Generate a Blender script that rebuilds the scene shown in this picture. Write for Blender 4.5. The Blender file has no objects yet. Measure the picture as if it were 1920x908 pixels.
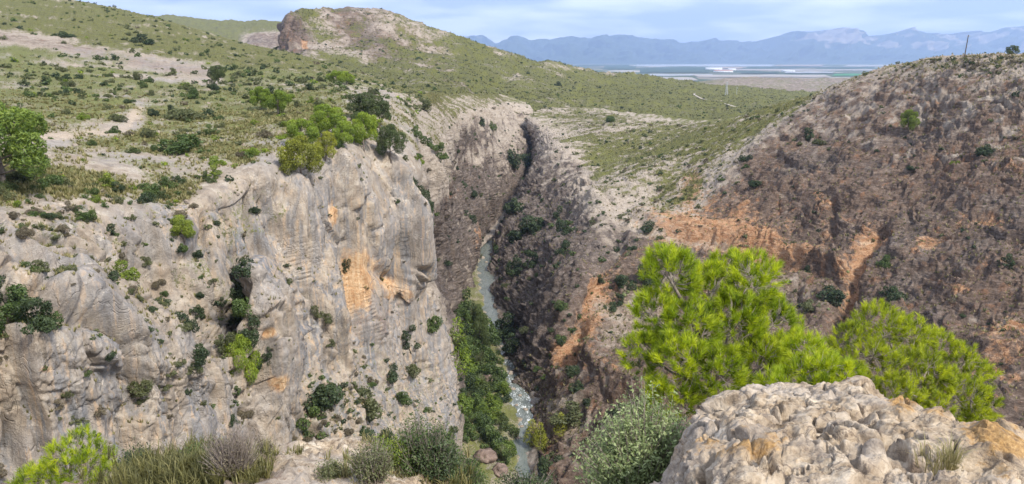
import bpy, math, random, zlib
import numpy as np, time
T0 = time.time()
np.seterr(over='ignore')
from mathutils import Vector
from concurrent.futures import ThreadPoolExecutor

scene = bpy.context.scene
col = scene.collection

# ------------------------------------------------------------------ camera
F = 1450.0                       # focal length in photograph pixels (1920 wide)
PITCH = math.radians(13.3)
SP, CP = math.sin(PITCH), math.cos(PITCH)
cam = bpy.data.cameras.new('camera')
cam.sensor_width = 36.0
cam.lens = 36.0 * F / 1920.0
cam.clip_start = 0.1
cam.clip_end = 120000.0
cam_ob = bpy.data.objects.new('camera', cam)
cam_ob.location = (0, 0, 0)      # eye level is z = 0, the river lies about 100 m below
cam_ob.rotation_euler = (math.radians(90) - PITCH, 0, 0)
col.objects.link(cam_ob)
scene.camera = cam_ob

# ------------------------------------------------------------------ light
SUN_EL, SUN_AZ = math.radians(46), math.radians(136)   # azimuth clockwise from +Y (the view direction)
sun = bpy.data.lights.new('sun', 'SUN')
sun.energy = 2.2
sun.angle = math.radians(8)
sun.color = (1.0, 0.93, 0.83)
sun_ob = bpy.data.objects.new('sun', sun)
sd = Vector((math.sin(SUN_AZ) * math.cos(SUN_EL), math.cos(SUN_AZ) * math.cos(SUN_EL), math.sin(SUN_EL)))
sun_ob.rotation_euler = sd.to_track_quat('Z', 'Y').to_euler()
col.objects.link(sun_ob)

world = bpy.data.worlds.new('World')
scene.world = world
world.use_nodes = True
wt = world.node_tree
wt.nodes.clear()
def wn(t, **k):
    n = wt.nodes.new(t)
    for a, b in k.items():
        setattr(n, a, b)
    return n
w_out = wn('ShaderNodeOutputWorld')
w_bg = wn('ShaderNodeBackground')
w_sky = wn('ShaderNodeTexSky', sky_type='NISHITA', sun_disc=False, sun_elevation=SUN_EL, sun_rotation=SUN_AZ)
w_sky.air_density = 1.0; w_sky.dust_density = 0.6; w_sky.ozone_density = 1.5
w_bg.inputs['Strength'].default_value = 0.062
w_tc = wn('ShaderNodeTexCoord')
w_sep = wn('ShaderNodeSeparateXYZ')
wt.links.new(w_tc.outputs['Generated'], w_sep.inputs[0])
# flat cloud deck: project the direction onto a plane overhead
w_add = wn('ShaderNodeMath', operation='MAXIMUM'); w_add.inputs[1].default_value = 0.0
wt.links.new(w_sep.outputs['Z'], w_add.inputs[0])
w_add2 = wn('ShaderNodeMath', operation='ADD'); w_add2.inputs[1].default_value = 0.12
wt.links.new(w_add.outputs[0], w_add2.inputs[0])
w_dx = wn('ShaderNodeMath', operation='DIVIDE'); w_dy = wn('ShaderNodeMath', operation='DIVIDE')
wt.links.new(w_sep.outputs['X'], w_dx.inputs[0]); wt.links.new(w_add2.outputs[0], w_dx.inputs[1])
wt.links.new(w_sep.outputs['Y'], w_dy.inputs[0]); wt.links.new(w_add2.outputs[0], w_dy.inputs[1])
w_cmb = wn('ShaderNodeCombineXYZ')
wt.links.new(w_dx.outputs[0], w_cmb.inputs[0]); wt.links.new(w_dy.outputs[0], w_cmb.inputs[1])
w_n = wn('ShaderNodeTexNoise'); w_n.inputs['Scale'].default_value = 0.75
w_n.inputs['Detail'].default_value = 7; w_n.inputs['Roughness'].default_value = 0.55
w_n.inputs['Distortion'].default_value = 0.5
wt.links.new(w_cmb.outputs[0], w_n.inputs['Vector'])
w_r = wn('ShaderNodeMapRange', interpolation_type='SMOOTHSTEP')
w_r.inputs['From Min'].default_value = 0.36; w_r.inputs['From Max'].default_value = 0.58
w_r.inputs['To Min'].default_value = 0.75; w_r.inputs['To Max'].default_value = 1.0
wt.links.new(w_n.outputs['Fac'], w_r.inputs['Value'])
w_n2 = wn('ShaderNodeTexNoise'); w_n2.inputs['Scale'].default_value = 1.1; w_n2.inputs['Detail'].default_value = 5; w_n2.inputs['Roughness'].default_value = 0.48
wt.links.new(w_cmb.outputs[0], w_n2.inputs['Vector'])
w_cr = wn('ShaderNodeValToRGB')
w_cr.color_ramp.elements[0].position = 0.42; w_cr.color_ramp.elements[0].color = (4.1, 5.0, 7.2, 1)
w_cr.color_ramp.elements[1].position = 0.60; w_cr.color_ramp.elements[1].color = (9.2, 9.6, 10.8, 1)
wt.links.new(w_n2.outputs['Fac'], w_cr.inputs['Fac'])
w_mix = wn('ShaderNodeMix', data_type='RGBA')
wt.links.new(w_r.outputs[0], w_mix.inputs['Factor'])
wt.links.new(w_sky.outputs['Color'], w_mix.inputs['A'])
wt.links.new(w_cr.outputs['Color'], w_mix.inputs['B'])
wt.links.new(w_mix.outputs['Result'], w_bg.inputs['Color'])
wt.links.new(w_bg.outputs[0], w_out.inputs['Surface'])

scene.view_settings.view_transform = 'Standard'
scene.view_settings.look = 'None'
scene.view_settings.exposure = 1.38
scene.view_settings.gamma = 1.0
scene.cycles.max_bounces = 6
scene.cycles.diffuse_bounces = 3
scene.cycles.transparent_max_bounces = 8
scene.cycles.volume_bounces = 1
scene.cycles.use_denoising = True

# ------------------------------------------------------------------ helpers
def at(px, py, t):
    """World point on the sight line through photograph pixel (px, py) at depth t metres."""
    xp = (np.asarray(px, dtype=np.float64) - 960.0) / F
    yp = (454.0 - np.asarray(py, dtype=np.float64)) / F
    t = np.asarray(t, dtype=np.float64)
    return np.stack([xp * t, (CP + yp * SP) * t, (-SP + yp * CP) * t], -1)

def project(P):
    y, z = P[..., 1], P[..., 2]
    t = y * CP - z * SP
    v = y * SP + z * CP
    return 960.0 + F * P[..., 0] / t, 454.0 - F * v / t, t

def zdepth(py, z):
    """depth at which the sight line of row py meets level z"""
    yp = (454.0 - py) / F
    return z / (-SP + yp * CP)

_rs = np.random.RandomState(7)
_g = _rs.normal(size=(1024, 3)); _g /= np.linalg.norm(_g, axis=1)[:, None]
GRAD = _g.astype(np.float32)
RND = _rs.rand(1024, 4).astype(np.float32)
POOL = ThreadPoolExecutor(4)

def chunked(fn, p, *a):
    p = np.ascontiguousarray(p, dtype=np.float32)
    n = len(p)
    if n < 20000:
        return fn(p, *a)
    idx = [(i, min(n, i + 16384)) for i in range(0, n, 16384)]
    res = list(POOL.map(lambda s: fn(p[s[0]:s[1]], *a), idx))
    return np.concatenate(res)

def _hash(ix, iy, iz):
    h = (ix * np.int32(73856093)) ^ (iy * np.int32(19349663)) ^ (iz * np.int32(83492791))
    h ^= h >> 13
    h = h * np.int32(1274126177)
    return ((h ^ (h >> 15)) & 1023)

GX, GY, GZ = [np.ascontiguousarray(GRAD[:, i]) for i in range(3)]

def _perlin(p):
    ip = np.floor(p).astype(np.int32)
    f = p - ip
    w = f * f * f * (f * (f * 6 - 15) + 10)
    x0, y0, z0 = f[:, 0].copy(), f[:, 1].copy(), f[:, 2].copy()
    with np.errstate(over='ignore'):
        hx = [(ip[:, 0] + i) * np.int32(73856093) for i in (0, 1)]
        hy = [(ip[:, 1] + i) * np.int32(19349663) for i in (0, 1)]
        hz = [(ip[:, 2] + i) * np.int32(83492791) for i in (0, 1)]
        res = []
        for i in (0, 1):
            rx = []
            for j in (0, 1):
                hxy = hx[i] ^ hy[j]
                rz = []
                for k in (0, 1):
                    h = hxy ^ hz[k]
                    h ^= h >> 13
                    h *= np.int32(1274126177)
                    h = (h ^ (h >> 15)) & 1023
                    rz.append(GX[h] * (x0 - i) + GY[h] * (y0 - j) + GZ[h] * (z0 - k))
                rx.append(rz[0] + w[:, 2] * (rz[1] - rz[0]))
            res.append(rx[0] + w[:, 1] * (rx[1] - rx[0]))
    return (res[0] + w[:, 0] * (res[1] - res[0])) * np.float32(1.7)

def perlin(p):
    return chunked(_perlin, p)

def fbm(p, octs=4, gain=0.5, off=0.0):
    a, s, o = 1.0, 1.0, 0
    for i in range(octs):
        o = o + a * perlin(p * s + (17.3 * i + off))
        a *= gain; s *= 2.03
    return o

def ridged(p, octs=4, gain=0.5, off=0.0):
    a, s, o = 1.0, 1.0, 0
    for i in range(octs):
        o = o + a * (1 - 2 * np.abs(perlin(p * s + (9.1 * i + off))))
        a *= gain; s *= 2.07
    return o

def _worley(p):
    """returns F1, F2-F1, random value of the cell"""
    ip = np.floor(p).astype(np.int32)
    f = p - ip
    n = len(p)
    R0, R1, R2, R3 = [np.ascontiguousarray(RND[:, i]) for i in range(4)]
    f1 = np.full(n, 9.0, np.float32); f2 = np.full(n, 9.0, np.float32); r = np.zeros(n, np.float32)
    for dx in (-1, 0, 1):
        for dy in (-1, 0, 1):
            for dz in (-1, 0, 1):
                h = _hash(ip[:, 0] + dx, ip[:, 1] + dy, ip[:, 2] + dz)
                d = (R0[h] + (dx - f[:, 0])) ** 2 + (R1[h] + (dy - f[:, 1])) ** 2 + (R2[h] + (dz - f[:, 2])) ** 2
                m = d < f1
                f2 = np.where(m, f1, np.minimum(f2, d))
                r = np.where(m, R3[h], r)
                f1 = np.where(m, d, f1)
    return np.stack([np.sqrt(f1), np.sqrt(f2) - np.sqrt(f1), r], 1)

def worley(p):
    return chunked(_worley, p)

def _facet(p):
    """tilted plane of the nearest cell: sharp-edged broken faces"""
    ip = np.floor(p).astype(np.int32)
    f = p - ip
    n = len(p)
    R0, R1, R2, R3 = [np.ascontiguousarray(RND[:, i]) for i in range(4)]
    f1 = np.full(n, 9.0, np.float32); f2 = np.full(n, 9.0, np.float32)
    dot = np.zeros(n, np.float32); rr = np.zeros(n, np.float32)
    for dx in (-1, 0, 1):
        for dy in (-1, 0, 1):
            for dz in (-1, 0, 1):
                h = _hash(ip[:, 0] + dx, ip[:, 1] + dy, ip[:, 2] + dz)
                ax = R0[h] + (dx - f[:, 0]); ay = R1[h] + (dy - f[:, 1]); az = R2[h] + (dz - f[:, 2])
                d = ax * ax + ay * ay + az * az
                m = d < f1
                f2 = np.where(m, f1, np.minimum(f2, d))
                dot = np.where(m, ax * GX[h] + ay * GY[h] + az * GZ[h], dot)
                rr = np.where(m, R3[h], rr)
                f1 = np.where(m, d, f1)
    return np.stack([dot, np.sqrt(f2) - np.sqrt(f1), rr], 1)

def facets(p, size, stretch=(1, 1, 1), tilt=0.5, step=0.3, off=0.0, edge=0.16):
    """displacement in metres of a broken, faceted rock face with blocks of the given size"""
    q = chunked(_facet, p * np.array(stretch) / size + off)
    return size * (tilt * q[:, 0] + step * (q[:, 2] - 0.5)) * sstep(0, edge, q[:, 1]), q[:, 1]

def sstep(a, b, x):
    t = np.clip((x - a) / (b - a), 0, 1)
    return t * t * (3 - 2 * t)

def pchip(P, counts):
    """monotone cubic through P along axis 0, counts[i] samples in segment i"""
    d = np.diff(P, axis=0)
    m = np.zeros_like(P)
    m[0], m[-1] = d[0], d[-1]
    a, b = d[:-1], d[1:]
    same = a * b > 0
    m[1:-1] = np.where(same, 2 * a * b / np.where(same, a + b, 1), 0)
    out, prm = [], []
    for i, n in enumerate(counts):
        last = i == len(counts) - 1
        s = np.linspace(0, 1, n + 1)
        if not last:
            s = s[:-1]
        prm.append(i + s)
        s = s.reshape(-1, *([1] * (P.ndim - 1)))
        h00 = 2 * s**3 - 3 * s**2 + 1; h10 = s**3 - 2 * s**2 + s
        h01 = -2 * s**3 + 3 * s**2; h11 = s**3 - s**2
        out.append(h00 * P[i] + h10 * m[i] + h01 * P[i + 1] + h11 * m[i + 1])
    return np.concatenate(out), np.concatenate(prm)

class Loft:
    """surface through surveyed profiles; every profile is a list of (px, py, depth)"""
    def __init__(s, cols, step=2.0, smooth=0, caps=None, q=0.65, um=None, vm=None, cap=64):
        A = np.array(cols, dtype=np.float64)
        A[..., 2] = 1.0 / A[..., 2]
        c = A[..., :2].copy()
        c[..., 0] = np.clip(c[..., 0], -80, 2000); c[..., 1] = np.clip(c[..., 1], -60, 960)
        dr = np.quantile(np.linalg.norm(np.diff(c, axis=1), axis=2), q, axis=0)
        dc = np.quantile(np.linalg.norm(np.diff(c, axis=0), axis=2), q, axis=1)
        nr = np.maximum(6, np.ceil(dr / step)).astype(int)
        nc = np.maximum(6, np.ceil(dc / step)).astype(int)
        W = at(A[..., 0], A[..., 1], 1.0 / A[..., 2])
        if um:
            wd = np.quantile(np.linalg.norm(np.diff(W, axis=0), axis=2), 0.4, axis=1)
            nc = np.maximum(nc, np.minimum(cap, np.ceil(wd / um)).astype(int))
        if vm:
            wd = np.quantile(np.linalg.norm(np.diff(W, axis=1), axis=2), 0.5, axis=0)
            nr = np.maximum(nr, np.minimum(cap, np.ceil(wd / vm)).astype(int))
        for j, n in (caps or {}).items():
            nr[j] = n
        B, s.pu = pchip(A, nc)
        B = np.swapaxes(B, 0, 1)
        B, s.pv = pchip(B, nr)
        B = np.swapaxes(B, 0, 1)                       # [U, V, 3]
        s.nu, s.nv = B.shape[:2]
        for _ in range(smooth):
            Q = B.copy()
            Q[1:-1, 1:-1] = (B[1:-1, 1:-1] * 4 + B[:-2, 1:-1] + B[2:, 1:-1] + B[1:-1, :-2] + B[1:-1, 2:]) / 8
            B = Q
        s.PX = B[..., 0].ravel(); s.PY = B[..., 1].ravel()
        s.P = at(s.PX, s.PY, 1.0 / B[..., 2].ravel())
        s.T = 1.0 / B[..., 2].ravel()
        s.U, s.V = [q.ravel() for q in np.meshgrid(s.pu, s.pv, indexing='ij')]
        s.N = s.normals(s.P)
        if (s.N * s.P).sum(1).mean() > 0:
            s.flip = True
            s.N = -s.N
        else:
            s.flip = False
    def normals(s, P):
        G = P.reshape(s.nu, s.nv, 3)
        n = np.cross(np.gradient(G, axis=0), np.gradient(G, axis=1)).reshape(-1, 3)
        n /= np.linalg.norm(n, axis=1)[:, None] + 1e-12
        return n
    def displace(s, d):
        s.P = s.P + s.N * np.asarray(d)[:, None]
    def build(s, name, mat, attrs, kind='structure', mat2=None, sel=None):
        i = np.arange(s.nu * s.nv).reshape(s.nu, s.nv)
        q = np.stack([i[:-1, :-1], i[1:, :-1], i[1:, 1:], i[:-1, 1:]], -1).reshape(-1, 4)
        if s.flip:
            q = q[:, ::-1]
        ob = mesh_ob(name, s.P, q, mat, attrs=attrs, smooth=True)
        if kind:
            ob['kind'] = kind
        if mat2 is not None:
            ob.data.materials.append(mat2)
            ob.data.polygons.foreach_set('material_index', sel[q].all(1).astype(np.int32))
        n = s.normals(s.P) * (-1 if s.flip else 1)
        s.NF = n
        register(s)
        return ob

TERR = []
def register(s):
    px, py, t = project(s.P)
    k = (px > -60) & (px < 1980) & (py > -40) & (py < 960)
    TERR.append((px[k], py[k], t[k], s.P[k], s.NF[k]))

def ground_at(px, py, r=6.0):
    """nearest terrain point seen along the sight line, and its normal"""
    best = None
    for (X, Y, T, P, N) in TERR:
        k = np.nonzero((np.abs(X - px) < r) & (np.abs(Y - py) < r))[0]
        if len(k):
            t0 = T[k].min()
            k = k[T[k] < t0 * 1.06 + 0.3]
            j = k[np.argmin((X[k] - px) ** 2 + (Y[k] - py) ** 2)]
            if best is None or T[j] < best[0]:
                best = (T[j], P[j], N[j])
    if best is None:
        return ground_at(px, py, r * 2) if r < 60 else (at(px, py, 150.0), np.array([0, 0, 1.0]), 150.0)
    return best[1], best[2], best[0]

def mesh_data(name, V, Fc, attrs=None, smooth=False):
    V = np.asarray(V, dtype=np.float32); Fc = np.asarray(Fc, dtype=np.int32)
    k = Fc.shape[1]; n = len(Fc)
    me = bpy.data.meshes.new(name)
    me.vertices.add(len(V)); me.vertices.foreach_set('co', V.ravel())
    me.loops.add(n * k); me.loops.foreach_set('vertex_index', Fc.ravel())
    me.polygons.add(n)
    me.polygons.foreach_set('loop_start', np.arange(0, n * k, k, dtype=np.int32))
    me.polygons.foreach_set('loop_total', np.full(n, k, np.int32))
    if smooth:
        me.polygons.foreach_set('use_smooth', np.ones(n, bool))
    for a, val in (attrs or {}).items():
        val = np.asarray(val, dtype=np.float32)
        if val.ndim == 1:
            at_ = me.attributes.new(a, 'FLOAT', 'POINT' if len(val) == len(V) else 'FACE')
            at_.data.foreach_set('value', val)
        else:
            at_ = me.attributes.new(a, 'FLOAT_COLOR', 'POINT')
            c4 = np.ones((len(val), 4), np.float32); c4[:, :val.shape[1]] = val
            at_.data.foreach_set('color', c4.ravel())
    me.update(calc_edges=True)
    return me

def mesh_ob(name, V, Fc, mat, attrs=None, smooth=False, parent=None, loc=None):
    me = mesh_data(name, V, Fc, attrs, smooth)
    me.materials.append(mat)
    ob = bpy.data.objects.new(name, me)
    if loc is not None:
        ob.location = loc
    col.objects.link(ob)
    if parent:
        ob.parent = parent
    return ob

def tag(o, label, cat, group=None, kind=None):
    if label: o['label'] = label
    if cat: o['category'] = cat
    if group: o['group'] = group
    if kind: o['kind'] = kind
    return o

# ------------------------------------------------------------------ node helper
class NT:
    def __init__(s, name):
        s.m = bpy.data.materials.new(name)
        s.m.use_nodes = True
        s.t = s.m.node_tree
        s.t.nodes.clear()
        s.out = s.t.nodes.new('ShaderNodeOutputMaterial')
    def n(s, t, **k):
        q = s.t.nodes.new(t)
        for a, b in k.items():
            setattr(q, a, b)
        return q
    def set(s, sock, v):
        if isinstance(v, bpy.types.NodeSocket):
            s.t.links.new(v, sock)
        else:
            if isinstance(v, tuple) and len(v) == 3 and sock.type == 'RGBA':
                v = (*v, 1)
            sock.default_value = v
    def obj(s):
        if not hasattr(s, '_tc'):
            s._tc = s.n('ShaderNodeTexCoord')
        return s._tc.outputs['Object']
    def scaled(s, vec):
        q = s.n('ShaderNodeVectorMath', operation='MULTIPLY')
        s.set(q.inputs[0], s.obj()); q.inputs[1].default_value = vec
        return q.outputs[0]
    def noise(s, scale, detail=4, rough=0.55, dist=0.0, vec=None, out='Fac'):
        q = s.n('ShaderNodeTexNoise')
        s.set(q.inputs['Vector'], vec if vec is not None else s.obj())
        q.inputs['Scale'].default_value = scale; q.inputs['Detail'].default_value = detail
        q.inputs['Roughness'].default_value = rough; q.inputs['Distortion'].default_value = dist
        return q.outputs[out]
    def voro(s, scale, vec=None, feature='F1', out='Distance', rnd=1.0):
        q = s.n('ShaderNodeTexVoronoi', feature=feature)
        s.set(q.inputs['Vector'], vec if vec is not None else s.obj())
        q.inputs['Scale'].default_value = scale
        q.inputs['Randomness'].default_value = rnd
        return q.outputs[out]
    def ramp(s, fac, *stops, interp='LINEAR'):
        q = s.n('ShaderNodeValToRGB')
        e = q.color_ramp.elements
        q.color_ramp.interpolation = interp
        while len(e) < len(stops):
            e.new(0.5)
        for el, (p, c) in zip(e, stops):
            el.position = p
            el.color = (*c, 1) if isinstance(c, tuple) else (c, c, c, 1)
        s.set(q.inputs['Fac'], fac)
        return q.outputs['Color']
    def rng(s, v, a, b, c=0.0, d=1.0, smooth=True):
        q = s.n('ShaderNodeMapRange', interpolation_type='SMOOTHSTEP' if smooth else 'LINEAR')
        s.set(q.inputs['Value'], v)
        q.inputs['From Min'].default_value = a; q.inputs['From Max'].default_value = b
        q.inputs['To Min'].default_value = c; q.inputs['To Max'].default_value = d
        return q.outputs[0]
    def math(s, op, a, b=0.0, clamp=False):
        q = s.n('ShaderNodeMath', operation=op, use_clamp=clamp)
        s.set(q.inputs[0], a); s.set(q.inputs[1], b)
        return q.outputs[0]
    def mix(s, f, a, b, mode='MIX'):
        q = s.n('ShaderNodeMix', data_type='RGBA', blend_type=mode)
        s.set(q.inputs['Factor'], f); s.set(q.inputs['A'], a); s.set(q.inputs['B'], b)
        return q.outputs['Result']
    def attr(s, name, out='Fac'):
        q = s.n('ShaderNodeAttribute', attribute_name=name)
        return q.outputs[out]
    def chan(s, name):
        q = s.n('ShaderNodeSeparateColor')
        s.t.links.new(s.attr(name, 'Color'), q.inputs[0])
        return q.outputs[0], q.outputs[1], q.outputs[2]
    def bump(s, h, strength, dist, normal=None):
        q = s.n('ShaderNodeBump')
        s.set(q.inputs['Height'], h)
        q.inputs['Strength'].default_value = strength; q.inputs['Distance'].default_value = dist
        if normal is not None:
            s.set(q.inputs['Normal'], normal)
        return q.outputs[0]
    def principled(s, color, rough=0.9, normal=None, spec=0.2, **k):
        q = s.n('ShaderNodeBsdfPrincipled')
        s.set(q.inputs['Base Color'], color); s.set(q.inputs['Roughness'], rough)
        q.inputs['Specular IOR Level'].default_value = spec
        if normal is not None:
            s.set(q.inputs['Normal'], normal)
        for a, b in k.items():
            s.set(q.inputs[a.replace('_', ' ')], b)
        s.t.links.new(q.outputs[0], s.out.inputs['Surface'])
        return q

# ------------------------------------------------------------------ terrain materials
def rock_ground_material(name, fine=1.0):
    """limestone, dark crust, orange stain, scrub and sand, chosen by the surveyed masks"""
    k = NT(name)
    dark, orange, veg = k.chan('maskA')
    sand, streak, cliff = k.chan('maskB')
    n_big = k.noise(0.09 * fine, 5, 0.6)
    n_mid = k.noise(0.55 * fine, 6, 0.62, 0.4)
    n_fine = k.noise(2.6 * fine, 7, 0.68, 0.3)
    n_gr = k.noise(11 * fine, 4, 0.7)
    vert = k.noise(1.0, 5, 0.6, 0.3, vec=k.scaled((0.55 * fine, 0.55 * fine, 0.035 * fine)))
    vert2 = k.noise(1.0, 4, 0.6, 0.2, vec=k.scaled((1.7 * fine, 1.7 * fine, 0.09 * fine)))
    # pale limestone
    c = k.ramp(n_mid, (0.28, (0.198, 0.162, 0.125)), (0.44, (0.308, 0.253, 0.195)), (0.57, (0.382, 0.324, 0.256)), (0.75, (0.494, 0.441, 0.369)))
    grey = k.ramp(n_fine, (0.3, (0.195, 0.180, 0.168)), (0.7, (0.381, 0.357, 0.337)))
    c = k.mix(k.math('MULTIPLY', k.rng(n_big, 0.42, 0.62), 0.65), c, grey)
    # grey-blue water streaks down the faces
    blue = k.ramp(vert2, (0.3, (0.140, 0.143, 0.151)), (0.7, (0.305, 0.300, 0.298)))
    sm = k.math('MULTIPLY', k.rng(vert, 0.46, 0.58), streak)
    c = k.mix(sm, c, blue)
    # warm streaks
    wm = k.math('MULTIPLY', k.rng(vert2, 0.54, 0.66), k.math('MULTIPLY', streak, 0.7))
    c = k.mix(wm, c, (0.515, 0.361, 0.226))
    # dark seep lines
    c = k.mix(k.math('MULTIPLY', k.rng(vert2, 0.44, 0.36), k.math('MULTIPLY', streak, 0.6)), c, (0.155, 0.135, 0.115))
    # brown mottling of old lichen, and chalky broken patches
    mot = k.noise(0.32 * fine, 7, 0.7, 0.8)
    c = k.mix(k.math('MULTIPLY', k.rng(mot, 0.54, 0.66), k.rng(n_fine, 0.38, 0.6, 0.2, 0.75)), c, (0.20, 0.165, 0.13))
    c = k.mix(k.math('MULTIPLY', k.rng(mot, 0.44, 0.34), k.rng(n_fine, 0.42, 0.58, 0.0, 0.6)), c, (0.60, 0.535, 0.45))
    # dark weathered crust
    dk = k.ramp(n_fine, (0.25, (0.075, 0.058, 0.054)), (0.42, (0.135, 0.103, 0.092)), (0.55, (0.205, 0.16, 0.14)), (0.68, (0.33, 0.27, 0.23)), (0.8, (0.46, 0.39, 0.33)))
    dk = k.mix(k.rng(k.noise(1.0, 5, 0.65, 0.6, vec=k.scaled((0.5 * fine, 0.5 * fine, 0.22 * fine))), 0.5, 0.68, 0.0, 0.6), dk, (0.33, 0.20, 0.13))
    dm = k.math('ADD', dark, k.math('MULTIPLY', k.math('SUBTRACT', n_mid, 0.5), 1.3))
    dm = k.math('ADD', dm, k.math('MULTIPLY', k.math('SUBTRACT', n_fine, 0.5), 1.2))
    c = k.mix(k.rng(dm, 0.30, 0.72), c, dk)
    # orange fresh rock
    oc = k.ramp(k.math('ADD', k.math('MULTIPLY', vert2, 0.6), k.math('MULTIPLY', n_fine, 0.4)), (0.3, (0.30, 0.15, 0.07)), (0.46, (0.50, 0.29, 0.14)), (0.56, (0.62, 0.43, 0.25)), (0.68, (0.70, 0.57, 0.40)))
    om = k.math('ADD', orange, k.math('MULTIPLY', k.math('SUBTRACT', n_mid, 0.5), 1.1))
    om = k.math('ADD', om, k.math('MULTIPLY', k.math('SUBTRACT', vert, 0.5), 0.9))
    c = k.mix(k.rng(om, 0.42, 0.85, 0, 0.9), c, oc)
    # sandy soil
    sc_ = k.ramp(n_fine, (0.3, (0.33, 0.26, 0.19)), (0.7, (0.53, 0.44, 0.345)))
    c = k.mix(k.rng(k.math('ADD', sand, k.math('MULTIPLY', k.math('SUBTRACT', n_fine, 0.5), 0.8)), 0.35, 0.65), c, sc_)
    # low scrub and dry grass cover
    vc = k.ramp(n_gr, (0.25, (0.055, 0.065, 0.022)), (0.5, (0.115, 0.125, 0.042)), (0.72, (0.20, 0.19, 0.075)))
    vc = k.mix(k.rng(n_big, 0.35, 0.65), vc, k.ramp(n_fine, (0.3, (0.085, 0.105, 0.028)), (0.7, (0.20, 0.205, 0.06))))
    vm = k.math('ADD', veg, k.math('MULTIPLY', k.math('SUBTRACT', n_fine, 0.5), 1.5))
    vm = k.math('ADD', vm, k.math('MULTIPLY', k.math('SUBTRACT', n_mid, 0.5), 0.8))
    c = k.mix(k.rng(vm, 0.38, 0.66, 0, 0.95), c, vc)
    # grain
    c = k.mix(1.0, c, k.ramp(n_gr, (0.2, 0.68), (0.5, 1.0), (0.8, 1.18)), 'MULTIPLY')
    h = k.math('ADD', k.math('MULTIPLY', n_fine, 1.0), k.math('MULTIPLY', n_gr, 0.45))
    cr = k.noise(1.0, 4, 0.6, 0.8, vec=k.scaled((0.35 * fine, 0.35 * fine, 0.16 * fine)))
    cr = k.math('ABSOLUTE', k.math('SUBTRACT', cr, 0.5))
    h = k.math('ADD', h, k.rng(cr, 0.0, 0.018, -0.5, 0.0))
    b = k.bump(h, 0.65, 0.4 / fine)
    k.principled(c, 0.92, b, 0.15)
    return k.m

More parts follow.
